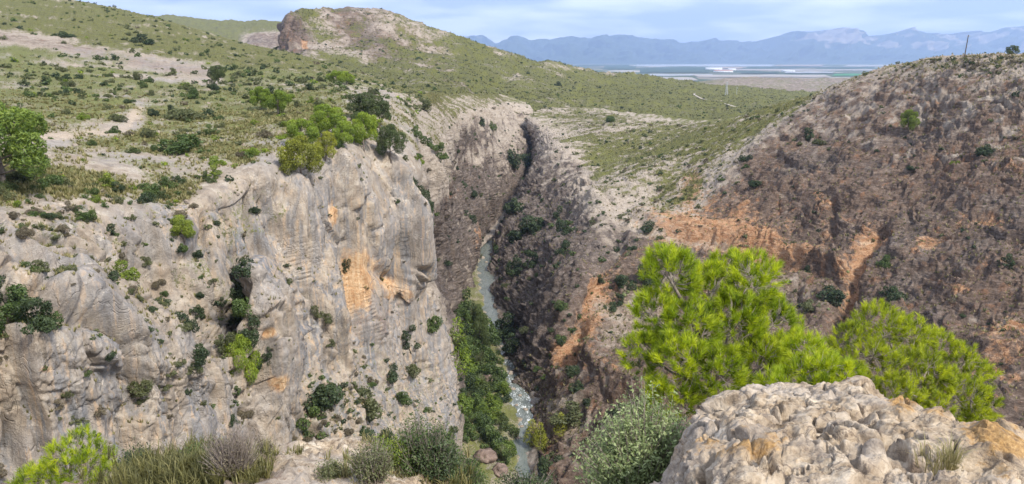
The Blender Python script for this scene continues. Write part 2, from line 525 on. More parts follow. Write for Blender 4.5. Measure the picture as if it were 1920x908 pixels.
def dark_rock_material(name, fine=1.0):
    """weathered brown-grey bedded rock of the inner gorge, with rust and cream where it broke fresh"""
    k = NT(name)
    dark, orange, veg = k.chan('maskA')
    sand, streak, cliff = k.chan('maskB')
    n_big = k.noise(0.045 * fine, 5, 0.6)
    n_mid = k.noise(0.22 * fine, 6, 0.62, 0.5)
    n_fine = k.noise(0.95 * fine, 8, 0.72, 0.4)
    n_gr = k.noise(3.2 * fine, 5, 0.75)
    mp = k.n('ShaderNodeMapping'); k.set(mp.inputs['Vector'], k.obj())
    mp.inputs['Rotation'].default_value = (0.12, math.radians(14), 0)
    mp.inputs['Scale'].default_value = (0.22 * fine, 0.22 * fine, 1.5 * fine)
    bed = k.noise(1.0, 6, 0.68, 0.9, vec=mp.outputs[0])
    vert = k.noise(1.0, 5, 0.62, 0.4, vec=k.scaled((0.35 * fine, 0.35 * fine, 0.10 * fine)))
    # pale limestone
    c = k.ramp(n_fine, (0.28, (0.20, 0.165, 0.13)), (0.45, (0.37, 0.31, 0.25)), (0.6, (0.48, 0.415, 0.34)), (0.75, (0.60, 0.54, 0.46)))
    # dark crust
    f = k.math('ADD', k.math('MULTIPLY', n_fine, 0.5), k.math('MULTIPLY', bed, 0.5))
    dk = k.ramp(f, (0.30, (0.038, 0.026, 0.020)), (0.43, (0.098, 0.069, 0.052)), (0.52, (0.168, 0.121, 0.092)), (0.61, (0.275, 0.208, 0.16)), (0.71, (0.46, 0.375, 0.30)))
    rust = k.ramp(n_gr, (0.3, (0.17, 0.085, 0.045)), (0.7, (0.38, 0.20, 0.11)))
    dk = k.mix(k.math('MULTIPLY', k.rng(vert, 0.52, 0.68), k.rng(n_mid, 0.38, 0.56, 0.0, 0.75)), dk, rust)
    grey = k.ramp(f, (0.32, (0.040, 0.033, 0.029)), (0.50, (0.128, 0.107, 0.094)), (0.66, (0.35, 0.30, 0.26)))
    dk = k.mix(k.math('MAXIMUM', k.rng(n_big, 0.48, 0.66, 0.0, 0.65), k.math('MULTIPLY', streak, k.rng(n_mid, 0.35, 0.55, 0.55, 0.95))), dk, grey)
    dm = k.math('ADD', dark, k.math('MULTIPLY', k.math('SUBTRACT', n_mid, 0.5), 1.0))
    dm = k.math('ADD', dm, k.math('MULTIPLY', k.math('SUBTRACT', n_fine, 0.5), 1.2))
    c = k.mix(k.rng(dm, 0.30, 0.70), c, dk)
    # rust and cream fresh faces, in beds and drips
    oc = k.ramp(k.math('ADD', k.math('MULTIPLY', bed, 0.55), k.math('MULTIPLY', n_gr, 0.45)), (0.32, (0.17, 0.080, 0.040)), (0.43, (0.33, 0.165, 0.082)), (0.52, (0.46, 0.265, 0.145)), (0.64, (0.57, 0.42, 0.285)))
    om = k.math('ADD', orange, k.math('MULTIPLY', k.math('SUBTRACT', n_mid, 0.5), 1.2))
    om = k.math('ADD', om, k.math('MULTIPLY', k.math('SUBTRACT', vert, 0.5), 1.3))
    om = k.math('ADD', om, k.math('MULTIPLY', k.math('SUBTRACT', n_fine, 0.5), 0.9))
    c = k.mix(k.rng(om, 0.40, 0.80, 0, 0.9), c, oc)
    # sand, cream soil
    sc_ = k.ramp(n_fine, (0.3, (0.30, 0.235, 0.175)), (0.7, (0.52, 0.43, 0.34)))
    c = k.mix(k.rng(k.math('ADD', sand, k.math('MULTIPLY', k.math('SUBTRACT', n_fine, 0.5), 1.0)), 0.35, 0.65, 0, 0.85), c, sc_)
    vc = k.ramp(n_gr, (0.25, (0.045, 0.050, 0.020)), (0.5, (0.105, 0.110, 0.040)), (0.72, (0.20, 0.185, 0.075)))
    vc = k.mix(k.rng(n_mid, 0.35, 0.65), vc, k.ramp(n_gr, (0.3, (0.085, 0.10, 0.026)), (0.7, (0.215, 0.21, 0.055))))
    vm = k.math('ADD', veg, k.math('MULTIPLY', k.math('SUBTRACT', n_fine, 0.5), 1.3))
    vm = k.math('ADD', vm, k.math('MULTIPLY', k.math('SUBTRACT', n_mid, 0.5), 0.8))
    c = k.mix(k.rng(vm, 0.38, 0.64, 0, 0.95), c, vc)
    c = k.mix(1.0, c, k.ramp(n_gr, (0.2, 0.62), (0.5, 1.0), (0.8, 1.25)), 'MULTIPLY')
    h = k.math('ADD', k.math('MULTIPLY', n_fine, 1.0), k.math('MULTIPLY', bed, 0.7))
    h = k.math('ADD', h, k.math('MULTIPLY', n_gr, 0.35))
    b = k.bump(h, 0.9, 1.1 / fine)
    k.principled(c, 0.95, b, 0.1)
    return k.m

M_ROCK = rock_ground_material('pale_limestone')
M_DARK = dark_rock_material('dark_bedded_rock')
M_ROCK_FAR = dark_rock_material('far_rock', 0.40)

def blob(PX, PY, x, y, rx, ry, rot=0.0):
    a = math.radians(rot)
    dx, dy = PX - x, PY - y
    u = dx * math.cos(a) + dy * math.sin(a); v = -dx * math.sin(a) + dy * math.cos(a)
    return np.exp(-((u / rx) ** 2 + (v / ry) ** 2))

def polydist(PX, PY, pts):
    """pixel distance to a polyline"""
    best = np.full(len(PX), 1e9)
    for (x0, y0), (x1, y1) in zip(pts[:-1], pts[1:]):
        L = (x1 - x0) ** 2 + (y1 - y0) ** 2
        s = np.clip(((PX - x0) * (x1 - x0) + (PY - y0) * (y1 - y0)) / L, 0, 1)
        best = np.minimum(best, np.hypot(PX - x0 - s * (x1 - x0), PY - y0 - s * (y1 - y0)))
    return best

def pz(px, t, z):
    """profile point given by bearing, depth and level instead of image row"""
    yp = (z / t + SP) / CP
    return (px, 454.0 - yp * F, t)

# ------------------------------------------------------------------ left side of the gorge
L_COLS = [
 # foot              bottom          lower face top  edge            behind edge     rim             plateau ...                                          skyline          beyond
 [pz(-450, 40, -70), (-450,980, 46), (-430,700, 45), (-420,520, 48), (-420,505, 50), (-400,430, 56), (-400,340, 70), (-400,230,110), (-400,100,240), (-400,-90,760), (-400,-40,1200)],
 [pz(-180, 42, -75), (-180,960, 52), (-180,660, 50), (-180,500, 55), (-180,490, 57), (-180,430, 62), (-180,335, 78), (-180,225,122), (-180,105,255), (-180,-55,730), (-180,-10,1150)],
 [pz(-20, 46, -78),  (-20,940, 58),  (-20,640, 57),  (0,470, 65),    (0,460, 66),    (0,415, 71),    (0,340, 85),    (0,220,132),    (0,112,270),    (0,-22,700),    (0,20,1100)],
 [pz(120, 50, -80),  (120,930, 63),  (120,650, 62),  (120,470, 72),  (125,458, 75),  (130,405, 80),  (130,345, 92),  (130,228,138),  (130,118,280),  (150,2,650),    (150,40,1080)],
 [pz(220, 54, -82),  (220,920, 67),  (220,665, 66),  (225,530, 75),  (228,512, 81),  (225,415, 87),  (225,350, 97),  (225,225,146),  (225,124,285),  (230,18,625),   (230,55,1050)],
 [pz(310, 58, -84),  (310,905, 73),  (310,690, 72),  (310,580, 78),  (314,562, 88),  (310,420, 94),  (310,345,104),  (310,222,156),  (310,130,290),  (310,38,600),   (310,72,1000)],
 [pz(385, 62, -85),  (385,890, 78),  (385,700, 77),  (385,622, 81),  (388,608, 93),  (385,395, 99),  (385,325,110),  (385,216,162),  (385,134,292),  (380,58,575),   (380,88,960)],
 [pz(435, 66, -86),  (435,880, 82),  (435,720, 82),  (430,645, 86),  (434,625, 99),  (430,375,104),  (430,310,115),  (430,212,167),  (430,138,292),  (430,73,560),   (430,100,940)],
 [pz(490, 72, -86),  (490,870, 88),  (488,700, 87),  (478,520, 89),  (490,500,104),  (478,340,109),  (480,292,121),  (480,206,172),  (480,141,292),  (490,88,540),   (490,112,900)],
 [pz(556, 78, -86),  (556,850, 92),  (552,650, 91),  (512,535, 94),  (520,505,108),  (530,338,115),  (535,275,128),  (535,196,182),  (535,143,292),  (540,97,520),   (540,120,860)],
 [pz(590, 90, -86),  (578,850,108),  (575,700,112),  (570,520,116),  (572,500,117),  (580,338,121),  (580,258,136),  (580,188,190),  (580,147,294),  (590,111,510),  (590,132,840)],
 [pz(650, 98, -86),  (640,850,112),  (630,720,119),  (630,530,125),  (632,510,126),  (645,305,130),  (640,235,150),  (640,182,205),  (640,154,300),  (650,130,500),  (650,150,820)],
 [pz(720, 106, -88), (690,850,117),  (680,680,129),  (675,560,134),  (676,545,135),  (710,312,140),  (700,225,168),  (700,186,222),  (700,166,306),  (710,148,492),  (710,168,800)],
 [pz(790, 118, -92), (760,850,128),  (745,690,144),  (740,560,148),  (741,545,146),  (765,345,146),  (750,232,182),  (745,198,236),  (745,176,314),  (755,162,484),  (755,180,780)],
 [pz(845, 135, -96), (830,850,148),  (812,690,164),  (790,560,160),  (790,535,158),  (795,375,152),  (775,245,192),  (768,206,250),  (768,183,322),  (780,168,480),  (780,186,760)],
 [pz(868, 160, -99), (862,745,186),  (852,640,186),  (800,520,172),  (798,500,170),  (806,392,166),  (790,300,200),  (785,222,262),  (785,192,334),  (795,171,476),  (795,188,750)],
 [pz(862, 215, -99), (862,700,225),  (850,630,225),  (806,500,205),  (804,480,203),  (812,385,200),  (812,310,215),  (805,226,275),  (800,197,345),  (805,173,474),  (805,188,750)],
 [pz(866, 268, -99), (862,640,262),  (850,590,262),  (822,480,255),  (820,460,253),  (835,370,248),  (836,300,256),  (826,232,290),  (814,198,362),  (812,175,474),  (812,190,750)],
 [pz(868, 300, -99), (866,590,305),  (858,530,310),  (846,440,322),  (845,425,324),  (843,330,335),  (845,262,345),  (838,222,365),  (828,196,410),  (822,176,480),  (822,190,750)],
 [pz(886, 345, -98), (889,520,362),  (888,470,372),  (876,400,386),  (875,388,388),  (862,310,398),  (868,235,412),  (862,205,435),  (856,190,480),  (850,177,540),  (850,188,780)],
 [pz(893, 395, -98), (900,455,424),  (905,425,432),  (912,375,448),  (911,365,450),  (905,295,465),  (900,222,485),  (890,197,520),  (884,186,570),  (880,176,630),  (880,188,820)],
 [pz(930, 450, -98), (948,385,500),  (952,360,508),  (950,330,520),  (949,322,522),  (940,270,535),  (925,212,560),  (915,194,600),  (908,186,650),  (905,178,700),  (905,190,860)],
 [pz(975, 540, -95), (985,325,575),  (985,308,583),  (978,288,595),  (977,282,597),  (965,250,620),  (945,205,650),  (935,192,690),  (930,185,730),  (926,178,780),  (926,190,920)],
 [pz(1000, 680, -88),(1000,285,700), (998,275,705),  (990,258,712),  (988,254,714),  (975,232,730),  (955,198,760),  (948,188,800),  (942,182,840),  (938,176,890),  (938,190,1000)],
 [pz(1012, 690, -86),(1014,282,720), (1014,266,725),  (1012,250,735),  (1012,246,737),  (1008,232,750),  (1000,210,780),  (995,200,820),  (990,193,860),  (986,188,900),  (986,196,1000)],
]
L = Loft(L_COLS, 2.2, smooth=2, um=1.1, cap=46, caps={0: 14, 9: 6})
p = L.P
V, U, PX, PY = L.V, L.U, L.PX, L.PY
w1 = np.stack([fbm(p / 9, 2, off=3), fbm(p / 9, 2, off=31), fbm(p / 9, 2, off=57)], 1)
Vn = V + 0.25 * w1[:, 0]
cliff = sstep(0.3, 0.9, V) * (1 - sstep(4.75, 5.5, Vn))
cliff_side = sstep(5.0, 5.5, V) * sstep(14.3, 15.5, U) * (1 - sstep(6.1, 6.9, Vn))   # walls of the second buttress and beyond
cliff = np.clip(cliff + cliff_side, 0, 1)
talus = sstep(9.7, 10.4, U) * (1 - sstep(14.0, 14.8, U)) * (1 - sstep(1.9, 2.6, Vn))
plat = 1 - cliff
smoothface = (1 - sstep(14.2, 15.3, U)) * (1 - talus)      # the pale massive faces near by
pw = p + 2.2 * w1
stretch = np.array([1, 1, 0.22])
d = 0
d += cliff * 1.6 * fbm(p / 26, 2, 0.5, 5)
f0, e0 = facets(p + 0.5 * w1, 13.0, (1, 1, 0.12), 0.34, 0.20, 15.0, edge=0.11)
f1, e1 = facets(p + 0.4 * w1, 9.0, (1, 1, 0.28), 0.32, 0.14, edge=0.10)
f2, e2 = facets(p + 0.25 * w1, 3.6, (1, 1, 0.45), 0.40, 0.18, 5.0, edge=0.10)
f3, e3 = facets(p + 0.12 * w1, 1.3, (1, 1, 0.7), 0.40, 0.18, 9.0, edge=0.25)
patch = sstep(-0.25, 0.35, fbm(p / 11, 3, 0.5, 161))
d += cliff * smoothface * (0.85 * f0 + 0.75 * f1 - 0.9 * (1 - sstep(0, 0.05, e0)) - 1.5 * (1 - sstep(0, 0.045, e1)) * sstep(-0.2, 0.3, fbm(p / 15, 2, 0.5, 171)) + (0.22 + 0.62 * patch) * f2 + (0.14 + 0.5 * patch) * f3 - 0.4 * patch * (1 - sstep(0, 0.05, e2)))
d += cliff * smoothface * (0.45 * fbm(pw * stretch / 6.5, 2, 0.5, 11) - 0.8 * sstep(0.92, 1.0, ridged(pw * np.array([1, 1, 0.18]) / 9, 1, off=2)) + 0.10 * fbm(pw / 1.2, 3, 0.6, 21))
rough = cliff * (1 - smoothface)
g1, ge1 = facets(p + 0.5 * w1, 10.0, (1, 1, 0.35), 0.30, 0.16, 3.0, edge=0.10)
g2, ge2 = facets(p + 0.3 * w1, 3.4, (1, 1, 0.7), 0.34, 0.18, 7.0, edge=0.2)
d += rough * (1.0 * fbm(pw * np.array([1, 1, 0.5]) / 9, 3, 0.5, 13) + g1 + g2 - 1.3 * sstep(0.85, 1.0, ridged(pw * np.array([1, 1, 0.25]) / 12, 1, off=8)) + 0.4 * fbm(pw / 1.8, 3, 0.6, 41))
wl3 = worley(pw / 2.4)
wl4 = worley((p + 0.5 * w1) * np.array([1, 1, 0.8]) / 1.5)
rub = np.clip(talus + cliff * (sstep(0.15, 0.45, fbm(p / 13, 3, 0.5, 151)) + np.exp(-(polydist(PX, PY, [(100, 440), (180, 490), (290, 575), (370, 615), (430, 650)]) / 16) ** 2)), 0, 1) * (1 - sstep(14.2, 15.0, U))
d += rub * (0.34 * (wl4[:, 2] - 0.5) - 0.18 * (1 - sstep(0, 0.12, wl4[:, 1])) + 0.14 * fbm(pw / 0.8, 3, 0.6, 155))
d += plat * (0.5 * fbm(p / 14, 3, 0.5, 71) + np.clip(L.T / 130, 0.6, 3) * 0.18 * fbm(p / 2.2, 4, 0.6, 77))
outcrop = plat * sstep(0.1, 0.5, fbm(p / 18, 3, 0.5, 101)) * (1 - sstep(7.5, 8.5, V))
d += outcrop * (0.55 * (wl3[:, 2] - 0.35) + 0.1)
# deep recesses and caves: the gully by the leaning tower, the overhang under the orange face
d -= 2.2 * blob(PX, PY, 452, 550, 17, 75, -6) + 3.0 * blob(PX, PY, 577, 650, 9, 150, 0)
d += 2.6 * blob(PX, PY, 512, 610, 26, 105, -12) + 1.6 * blob(PX, PY, 473, 515, 10, 15)
d += 0.3 * np.exp(-(polydist(PX, PY, [(0, 628), (100, 632), (200, 668), (330, 690), (430, 720)]) / 11) ** 2) - 0.3 * np.exp(-(polydist(PX, PY, [(0, 668), (100, 680), (200, 705), (330, 728), (430, 750)]) / 13) ** 2)
d -= 1.6 * blob(PX, PY, 722, 520, 45, 14, 25) + 1.2 * blob(PX, PY, 735, 525, 18, 9) + 1.5 * blob(PX, PY, 548, 578, 8, 6) + 1.2 * blob(PX, PY, 502, 625, 9, 9)
d += 2.2 * blob(PX, PY, 745, 420, 40, 45) - 2.0 * blob(PX, PY, 790, 420, 14, 70, -12)
d -= 4.0 * blob(PX, PY, 785, 350, 30, 14, 50)
d -= 1.5 * blob(PX, PY, 30, 830, 14, 80, 8) + 0.6 * blob(PX, PY, 60, 600, 90, 25)
d += 1.0 * blob(PX, PY, 110, 590, 60, 25)
L.displace(d)
# masks
n1 = fbm(p / 6, 4, 0.55, 201); n2 = fbm(p / 30, 3, 0.5, 211)
veg = plat * np.clip(0.66 + 0.30 * n2 + 0.30 * n1, 0, 0.9)
veg -= 0.42 * np.exp(-(polydist(PX, PY, [(-60, 285), (60, 262), (160, 250), (235, 238), (262, 210)]) / 16) ** 2)      # sandy path
veg -= 0.55 * np.exp(-(polydist(PX, PY, [(-60, 60), (60, 78), (180, 100), (300, 125), (400, 140)]) / 17) ** 2)       # stony strip
veg -= 0.25 * np.exp(-(polydist(PX, PY, [(90, 300), (250, 330), (420, 330)]) / 26) ** 2)
veg -= 0.5 * (1 - sstep(5.3, 6.0, Vn)) * plat
veg += 0.15 * sstep(7.6, 8.4, V)
veg -= 0.20 * sstep(9.8, 12, U) * plat * (1 - sstep(8, 9, V))
veg = np.clip(veg + talus * 0.22 + 0.12 * rough + 0.40 * sstep(3.2, 4.4, Vn) * cliff * (U < 9.5) * sstep(-0.4, 0.2, n1), 0, 1)
sandm = 0.55 * np.exp(-(polydist(PX, PY, [(-60, 285), (60, 262), (160, 250), (235, 238), (262, 210)]) / 14) ** 2) + 0.22 * plat * sstep(0.1, 0.5, n2) + 0.35 * talus
dark = sstep(14.4, 15.6, U) * np.clip(0.76 - 0.50 * sstep(5.2, 6.4, Vn) + 0.30 * n1 - 0.34 * sstep(19.5, 21.5, U) * sstep(3.2, 5.0, Vn), 0, 1) * cliff
dark = dark * (1 - 0.62 * sstep(15.3, 16.0, U) * (1 - sstep(17.2, 18.0, U)) * sstep(4.8, 5.4, Vn))
dark = np.maximum(dark, 0.50 * plat * np.exp(-(polydist(PX, PY, [(-60, 60), (60, 78), (180, 100), (300, 125), (400, 140)]) / 17) ** 2))
dark = np.maximum(dark, 0.22 * cliff * sstep(0.0, 0.5, n2) * smoothface)
dark = dark + 0.45 * cliff * blob(PX, PY, 700, 600, 50, 60) * (1 - smoothface * 0)
org = np.zeros(len(p))
for (x, y, rx, ry, rot, a) in [(700, 505, 60, 38, 30, .55), (665, 540, 16, 75, 8, .75), (655, 610, 20, 40, 10, .6), (632, 400, 9, 32, 6, .75), (650, 405, 26, 16, 0, .35),
        (735, 545, 26, 20, 0, .6), (497, 455, 6, 34, 0, .55), (503, 625, 11, 11, 0, .9), (548, 578, 8, 6, 0, .9), (530, 720, 30, 24, -10, .85), (552, 790, 7, 40, 0, .55),
        (65, 685, 18, 9, 0, .8), (48, 650, 8, 30, 0, .4), (20, 860, 9, 50, 4, .45), (390, 695, 22, 30, 20, .35), (75, 740, 6, 45, 0, .4), (845, 365, 16, 14, 0, .5), (845, 700, 10, 60, 0, .3), (893, 440, 8, 24, 0, .7),
        (615, 520, 8, 60, 0, .3), (560, 590, 20, 30, 0, .2)]:
    org += a * blob(PX, PY, x, y, rx * 1.15, ry * 1.15, rot)
org = np.clip(org, 0, 1)
streak = 0.9 * rough + cliff * smoothface * np.clip(0.75 + 0.5 * n2 + 0.25 * blob(PX, PY, 90, 760, 110, 120) + 0.3 * blob(PX, PY, 660, 380, 60, 70) - 0.6 * blob(PX, PY, 330, 520, 130, 90), 0, 1)
L_masks = dict(maskA=np.stack([dark, org, veg], 1), maskB=np.stack([sandm, streak, cliff], 1))
L.build('canyon_side_left', M_ROCK, L_masks, mat2=M_DARK, sel=(L.U > 14.7) | ((L.V > 8.2) & (L.T > 260)))
L_veg, L_plat, L_cliff, L_talus = veg, plat, cliff, talus

# ------------------------------------------------------------------ right side of the gorge
R_COLS = [
 # far end of the gorge ... round to the right edge of the picture
 # foot              low             mid             rim             slope           slope           crest           beyond
 [pz(1006,672, -92), (1006,268,705), (1002,250,710), (985,222,720),  (1010,208,780), (1030,200,850), (1050,194,900), (1060,192,980)],
 [pz(985, 538, -96), (1002,322,560), (1005,298,572), (1022,256,592), (1060,236,650), (1085,220,720), (1110,208,790), (1120,204,870)],
 [pz(930, 436, -99), (955,408,446),  (985,362,452),  (1042,292,466), (1110,262,510), (1150,240,570), (1190,222,640), (1210,214,740)],
 [pz(922, 388, -99.5),(950,450,398), (1005,400,404), (1080,340,412), (1160,298,435), (1225,262,480), (1285,235,540), (1310,225,640)],
 [pz(927, 330, -99.5),(962,515,338), (1030,445,346), (1088,400,350), (1180,345,362), (1280,282,392), (1370,225,440), (1395,216,540)],
 [pz(945, 290, -99.5),(968,585,290), (1040,480,302), (1120,425,312), (1215,385,336), (1320,285,372), (1420,206,420), (1440,200,520)],
 [pz(962, 252, -99.5),(972,660,254), (1062,520,268), (1165,440,288), (1265,385,320), (1370,275,355), (1500,184,398), (1515,180,500)],
 [pz(985, 232, -99.5),(1010,705,234),(1105,540,250), (1195,450,276), (1300,400,304), (1420,270,338), (1560,160,375), (1575,160,480)],
 [pz(1010, 215, -99),(1075,690,226), (1150,560,252), (1260,468,268), (1360,410,290), (1480,268,325), (1620,138,358), (1635,140,470)],
 [pz(1020, 192, -98),(1130,720,205), (1215,610,240), (1330,485,258), (1420,425,276), (1550,265,312), (1690,120,340), (1700,124,460)],
 [pz(1090, 172, -97),(1240,750,188), (1330,640,222), (1430,505,246), (1500,430,262), (1630,262,298), (1750,110,322), (1760,116,450)],
 [pz(1260, 160, -96),(1370,770,176), (1450,650,205), (1530,540,230), (1590,440,246), (1710,262,282), (1810,104,308), (1820,112,440)],
 [pz(1450, 152, -95),(1520,780,168), (1580,660,192), (1640,560,215), (1690,440,233), (1790,262,268), (1870,103,298), (1880,112,430)],
 [pz(1650, 146, -94),(1690,790,160), (1730,680,182), (1770,570,203), (1810,440,222), (1880,262,256), (1935,101,288), (1945,112,420)],
 [pz(1880, 138, -93),(1900,800,152), (1920,690,172), (1940,580,192), (1960,440,210), (2000,262,244), (2040,100,280), (2050,112,410)],
 [pz(2150, 130, -92),(2160,810,144), (2170,700,162), (2180,580,180), (2190,440,198), (2220,262,232), (2250,100,270), (2260,112,400)],
]
Rr = Loft(R_COLS, 2.15, smooth=2, um=1.3, cap=44, caps={0: 40, 6: 6})
p = Rr.P
V, U, PX, PY = Rr.V, Rr.U, Rr.PX, Rr.PY
w1 = np.stack([fbm(p / 10, 2, off=303), fbm(p / 10, 2, off=331), fbm(p / 10, 2, off=357)], 1)
Vn = V + 0.22 * w1[:, 0]
farpart = 1 - sstep(6.0, 8.0, U)
topslope = sstep(3.0, 3.6, Vn) * farpart + sstep(5.35, 5.9, Vn) * (1 - farpart)
wall = 1 - topslope
pw = p + 2.5 * w1
# strata dip: rotate so that beds run down to the left as in the photograph
ca, sa = math.cos(math.radians(28)), math.sin(math.radians(28))
ps = np.stack([pw[:, 0] * ca - pw[:, 2] * sa, pw[:, 1], pw[:, 0] * sa + pw[:, 2] * ca], 1)
d = 0
d += 2.6 * fbm(p / 34, 3, 0.5, 305) * (0.5 + 0.5 * wall)
g1, ge1 = facets(ps, 10.0, (0.8, 1, 0.7), 0.40, 0.18, 3.0, edge=0.08)
g2, ge2 = facets(ps, 3.2, (0.6, 1, 1.2), 0.44, 0.26, 7.0, edge=0.16)
g3, ge3 = facets(ps, 1.25, (0.7, 1, 1.1), 0.42, 0.22, 11.0, edge=0.3)
lay = ps[:, 2] / 3.4 + 0.8 * fbm(p / 16, 2, 0.5, 371)
saw = (lay - np.floor(lay))
bedamp = sstep(-0.2, 0.4, fbm(p / 24, 2, 0.5, 375))
d += wall * (0.7 * ridged(pw * np.array([1, 1, 0.4]) / 17, 2, 0.5, 311) + (0.45 + 0.1 * farpart) * g1 + (0.8 - 0.15 * farpart) * g2 + g3 + bedamp * 1.8 * (saw - 0.5) + farpart * 0.5 * ridged(pw * np.array([1, 1, 0.3]) / 18, 2, 0.5, 381))
d += topslope * 0.5 * (g2 + g3)
d += 0.22 * fbm(pw / 1.2, 3, 0.62, 341)
wlr2 = worley(pw / 3.0)
d += topslope * 0.6 * (wlr2[:, 2] - 0.5)
# ledge above the bench, gullies, hollows
led = np.exp(-(polydist(PX, PY, [(1200, 428), (1300, 455), (1400, 475), (1490, 498), (1560, 520), (1600, 560)]) / 14) ** 2)
d -= 3.0 * led
d += 3.0 * np.exp(-(polydist(PX, PY, [(1200, 405), (1320, 435), (1420, 452), (1500, 475), (1570, 495)]) / 16) ** 2)
d -= 4.5 * np.exp(-(polydist(PX, PY, [(1650, 430), (1610, 480), (1590, 560), (1560, 640)]) / 14) ** 2)
d -= 2.5 * np.exp(-(polydist(PX, PY, [(1566, 385), (1560, 430)]) / 7) ** 2)
d -= 2.0 * blob(PX, PY, 1850, 405, 30, 9) + 2.2 * blob(PX, PY, 1745, 450, 40, 16, -25)
d -= 4.5 * np.exp(-(polydist(PX, PY, [(1160, 440), (1128, 530), (1090, 590), (1075, 680)]) / 18) ** 2)
d += 5.0 * blob(PX, PY, 1120, 390, 36, 36) - 2.5 * blob(PX, PY, 1142, 382, 16, 6, 45)
d += 4.0 * blob(PX, PY, 1060, 560, 50, 90, 20)
d -= 3.0 * blob(PX, PY, 965, 610, 14, 30)
d += 2.5 * np.exp(-(polydist(PX, PY, [(1090, 650), (1160, 720), (1240, 770)]) / 18) ** 2)
Rr.displace(d)
n1 = fbm(p / 6, 4, 0.55, 401); n2 = fbm(p / 35, 3, 0.5, 411)
bench = np.exp(-(polydist(PX, PY, [(1150, 640), (1210, 600), (1250, 560), (1150, 590)]) / 45) ** 2) + 0.9 * blob(PX, PY, 1450, 545, 110, 45, 15) + blob(PX, PY, 1080, 790, 90, 70)
bench = np.clip(bench, 0, 1)
dark = wall * np.clip(0.86 + 0.25 * n1 - 0.30 * bench - 0.30 * sstep(4.4, 5.4, Vn) * (1 - farpart), 0, 1)
dark += topslope * (1 - farpart) * 0.42
dark -= 0.30 * (1 - sstep(1.5, 3.2, U)) + 0.22 * wall * sstep(2.3, 3.0, Vn) * farpart
dark -= 0.75 * blob(PX, PY, 1180, 385, 75, 32, 10) + 0.35 * blob(PX, PY, 1130, 390, 40, 40)
dark = np.clip(dark, 0, 1)
veg = topslope * np.clip(0.52 + 0.28 * n2 + 0.36 * n1, 0, 1) * farpart + topslope * (1 - farpart) * np.clip(0.34 + 0.2 * n1, 0, 1)
veg += 0.30 * np.exp(-(polydist(PX, PY, [(1110, 300), (1250, 275), (1380, 235), (1500, 190)]) / 22) ** 2)
veg += 0.20 * bench + 0.16 * wall * sstep(3.8, 5.3, Vn)
veg -= 0.3 * blob(PX, PY, 1180, 385, 75, 32, 10)
veg = np.clip(veg, 0, 0.8)
org = np.zeros(len(p))
for (x, y, rx, ry, rot, a) in [(1105, 610, 24, 62, 28, .85), (1060, 670, 28, 24, 0, .75), (1130, 520, 14, 30, 20, .6), (1165, 470, 12, 28, 15, .55), (1118, 545, 18, 20, 0, .5),
        (1300, 436, 100, 20, 12, .8), (1270, 350, 60, 45, -10, .34), (1340, 390, 70, 50, 0, .36), (1450, 474, 90, 18, 14, .75), (1300, 340, 14, 40, 15, .45), (1545, 385, 12, 20, 0, .55), (1530, 330, 16, 14, 0, .4), (1500, 280, 22, 12, 0, .35),
        (1610, 480, 18, 60, 22, .75), (1640, 445, 26, 14, -30, .55), (1590, 560, 14, 30, 10, .5), (1730, 450, 44, 14, -20, .55), (1850, 408, 46, 10, 5, .6), (1910, 330, 20, 16, 0, .5), (1800, 545, 24, 18, 0, .45), (1880, 690, 60, 60, 0, .5), (1890, 620, 50, 20, 0, .45),
        (1550, 450, 20, 30, 0, .45), (1400, 420, 26, 40, 0, .35), (1480, 420, 30, 30, 0, .3), (1145, 700, 50, 8, 38, .5), (1865, 480, 30, 30, 0, .3), (1660, 250, 30, 14, 0, .25), (1780, 200, 40, 12, 0, .2), (1090, 440, 10, 12, 0, .5), (1010, 420, 8, 12, 0, .4)]:
    org += a * blob(PX, PY, x, y, rx * 1.2, ry * 1.2, rot)
org = np.clip(org + 0.10 * wall * (1 - farpart), 0, 1)
sandm = 0.55 * np.exp(-(polydist(PX, PY, [(1190, 412), (1280, 448), (1360, 462)]) / 10) ** 2) + 0.30 * topslope * sstep(0.0, 0.4, n1) + 0.5 * bench + 0.35 * blob(PX, PY, 1120, 575, 14, 40, 10)
Rr.build('canyon_side_right', M_DARK, dict(maskA=np.stack([dark, org, veg], 1), maskB=np.stack([sandm, wall * (0.05 + 0.9 * farpart), wall], 1)))
R_veg, R_bench, R_top = veg, bench, topslope

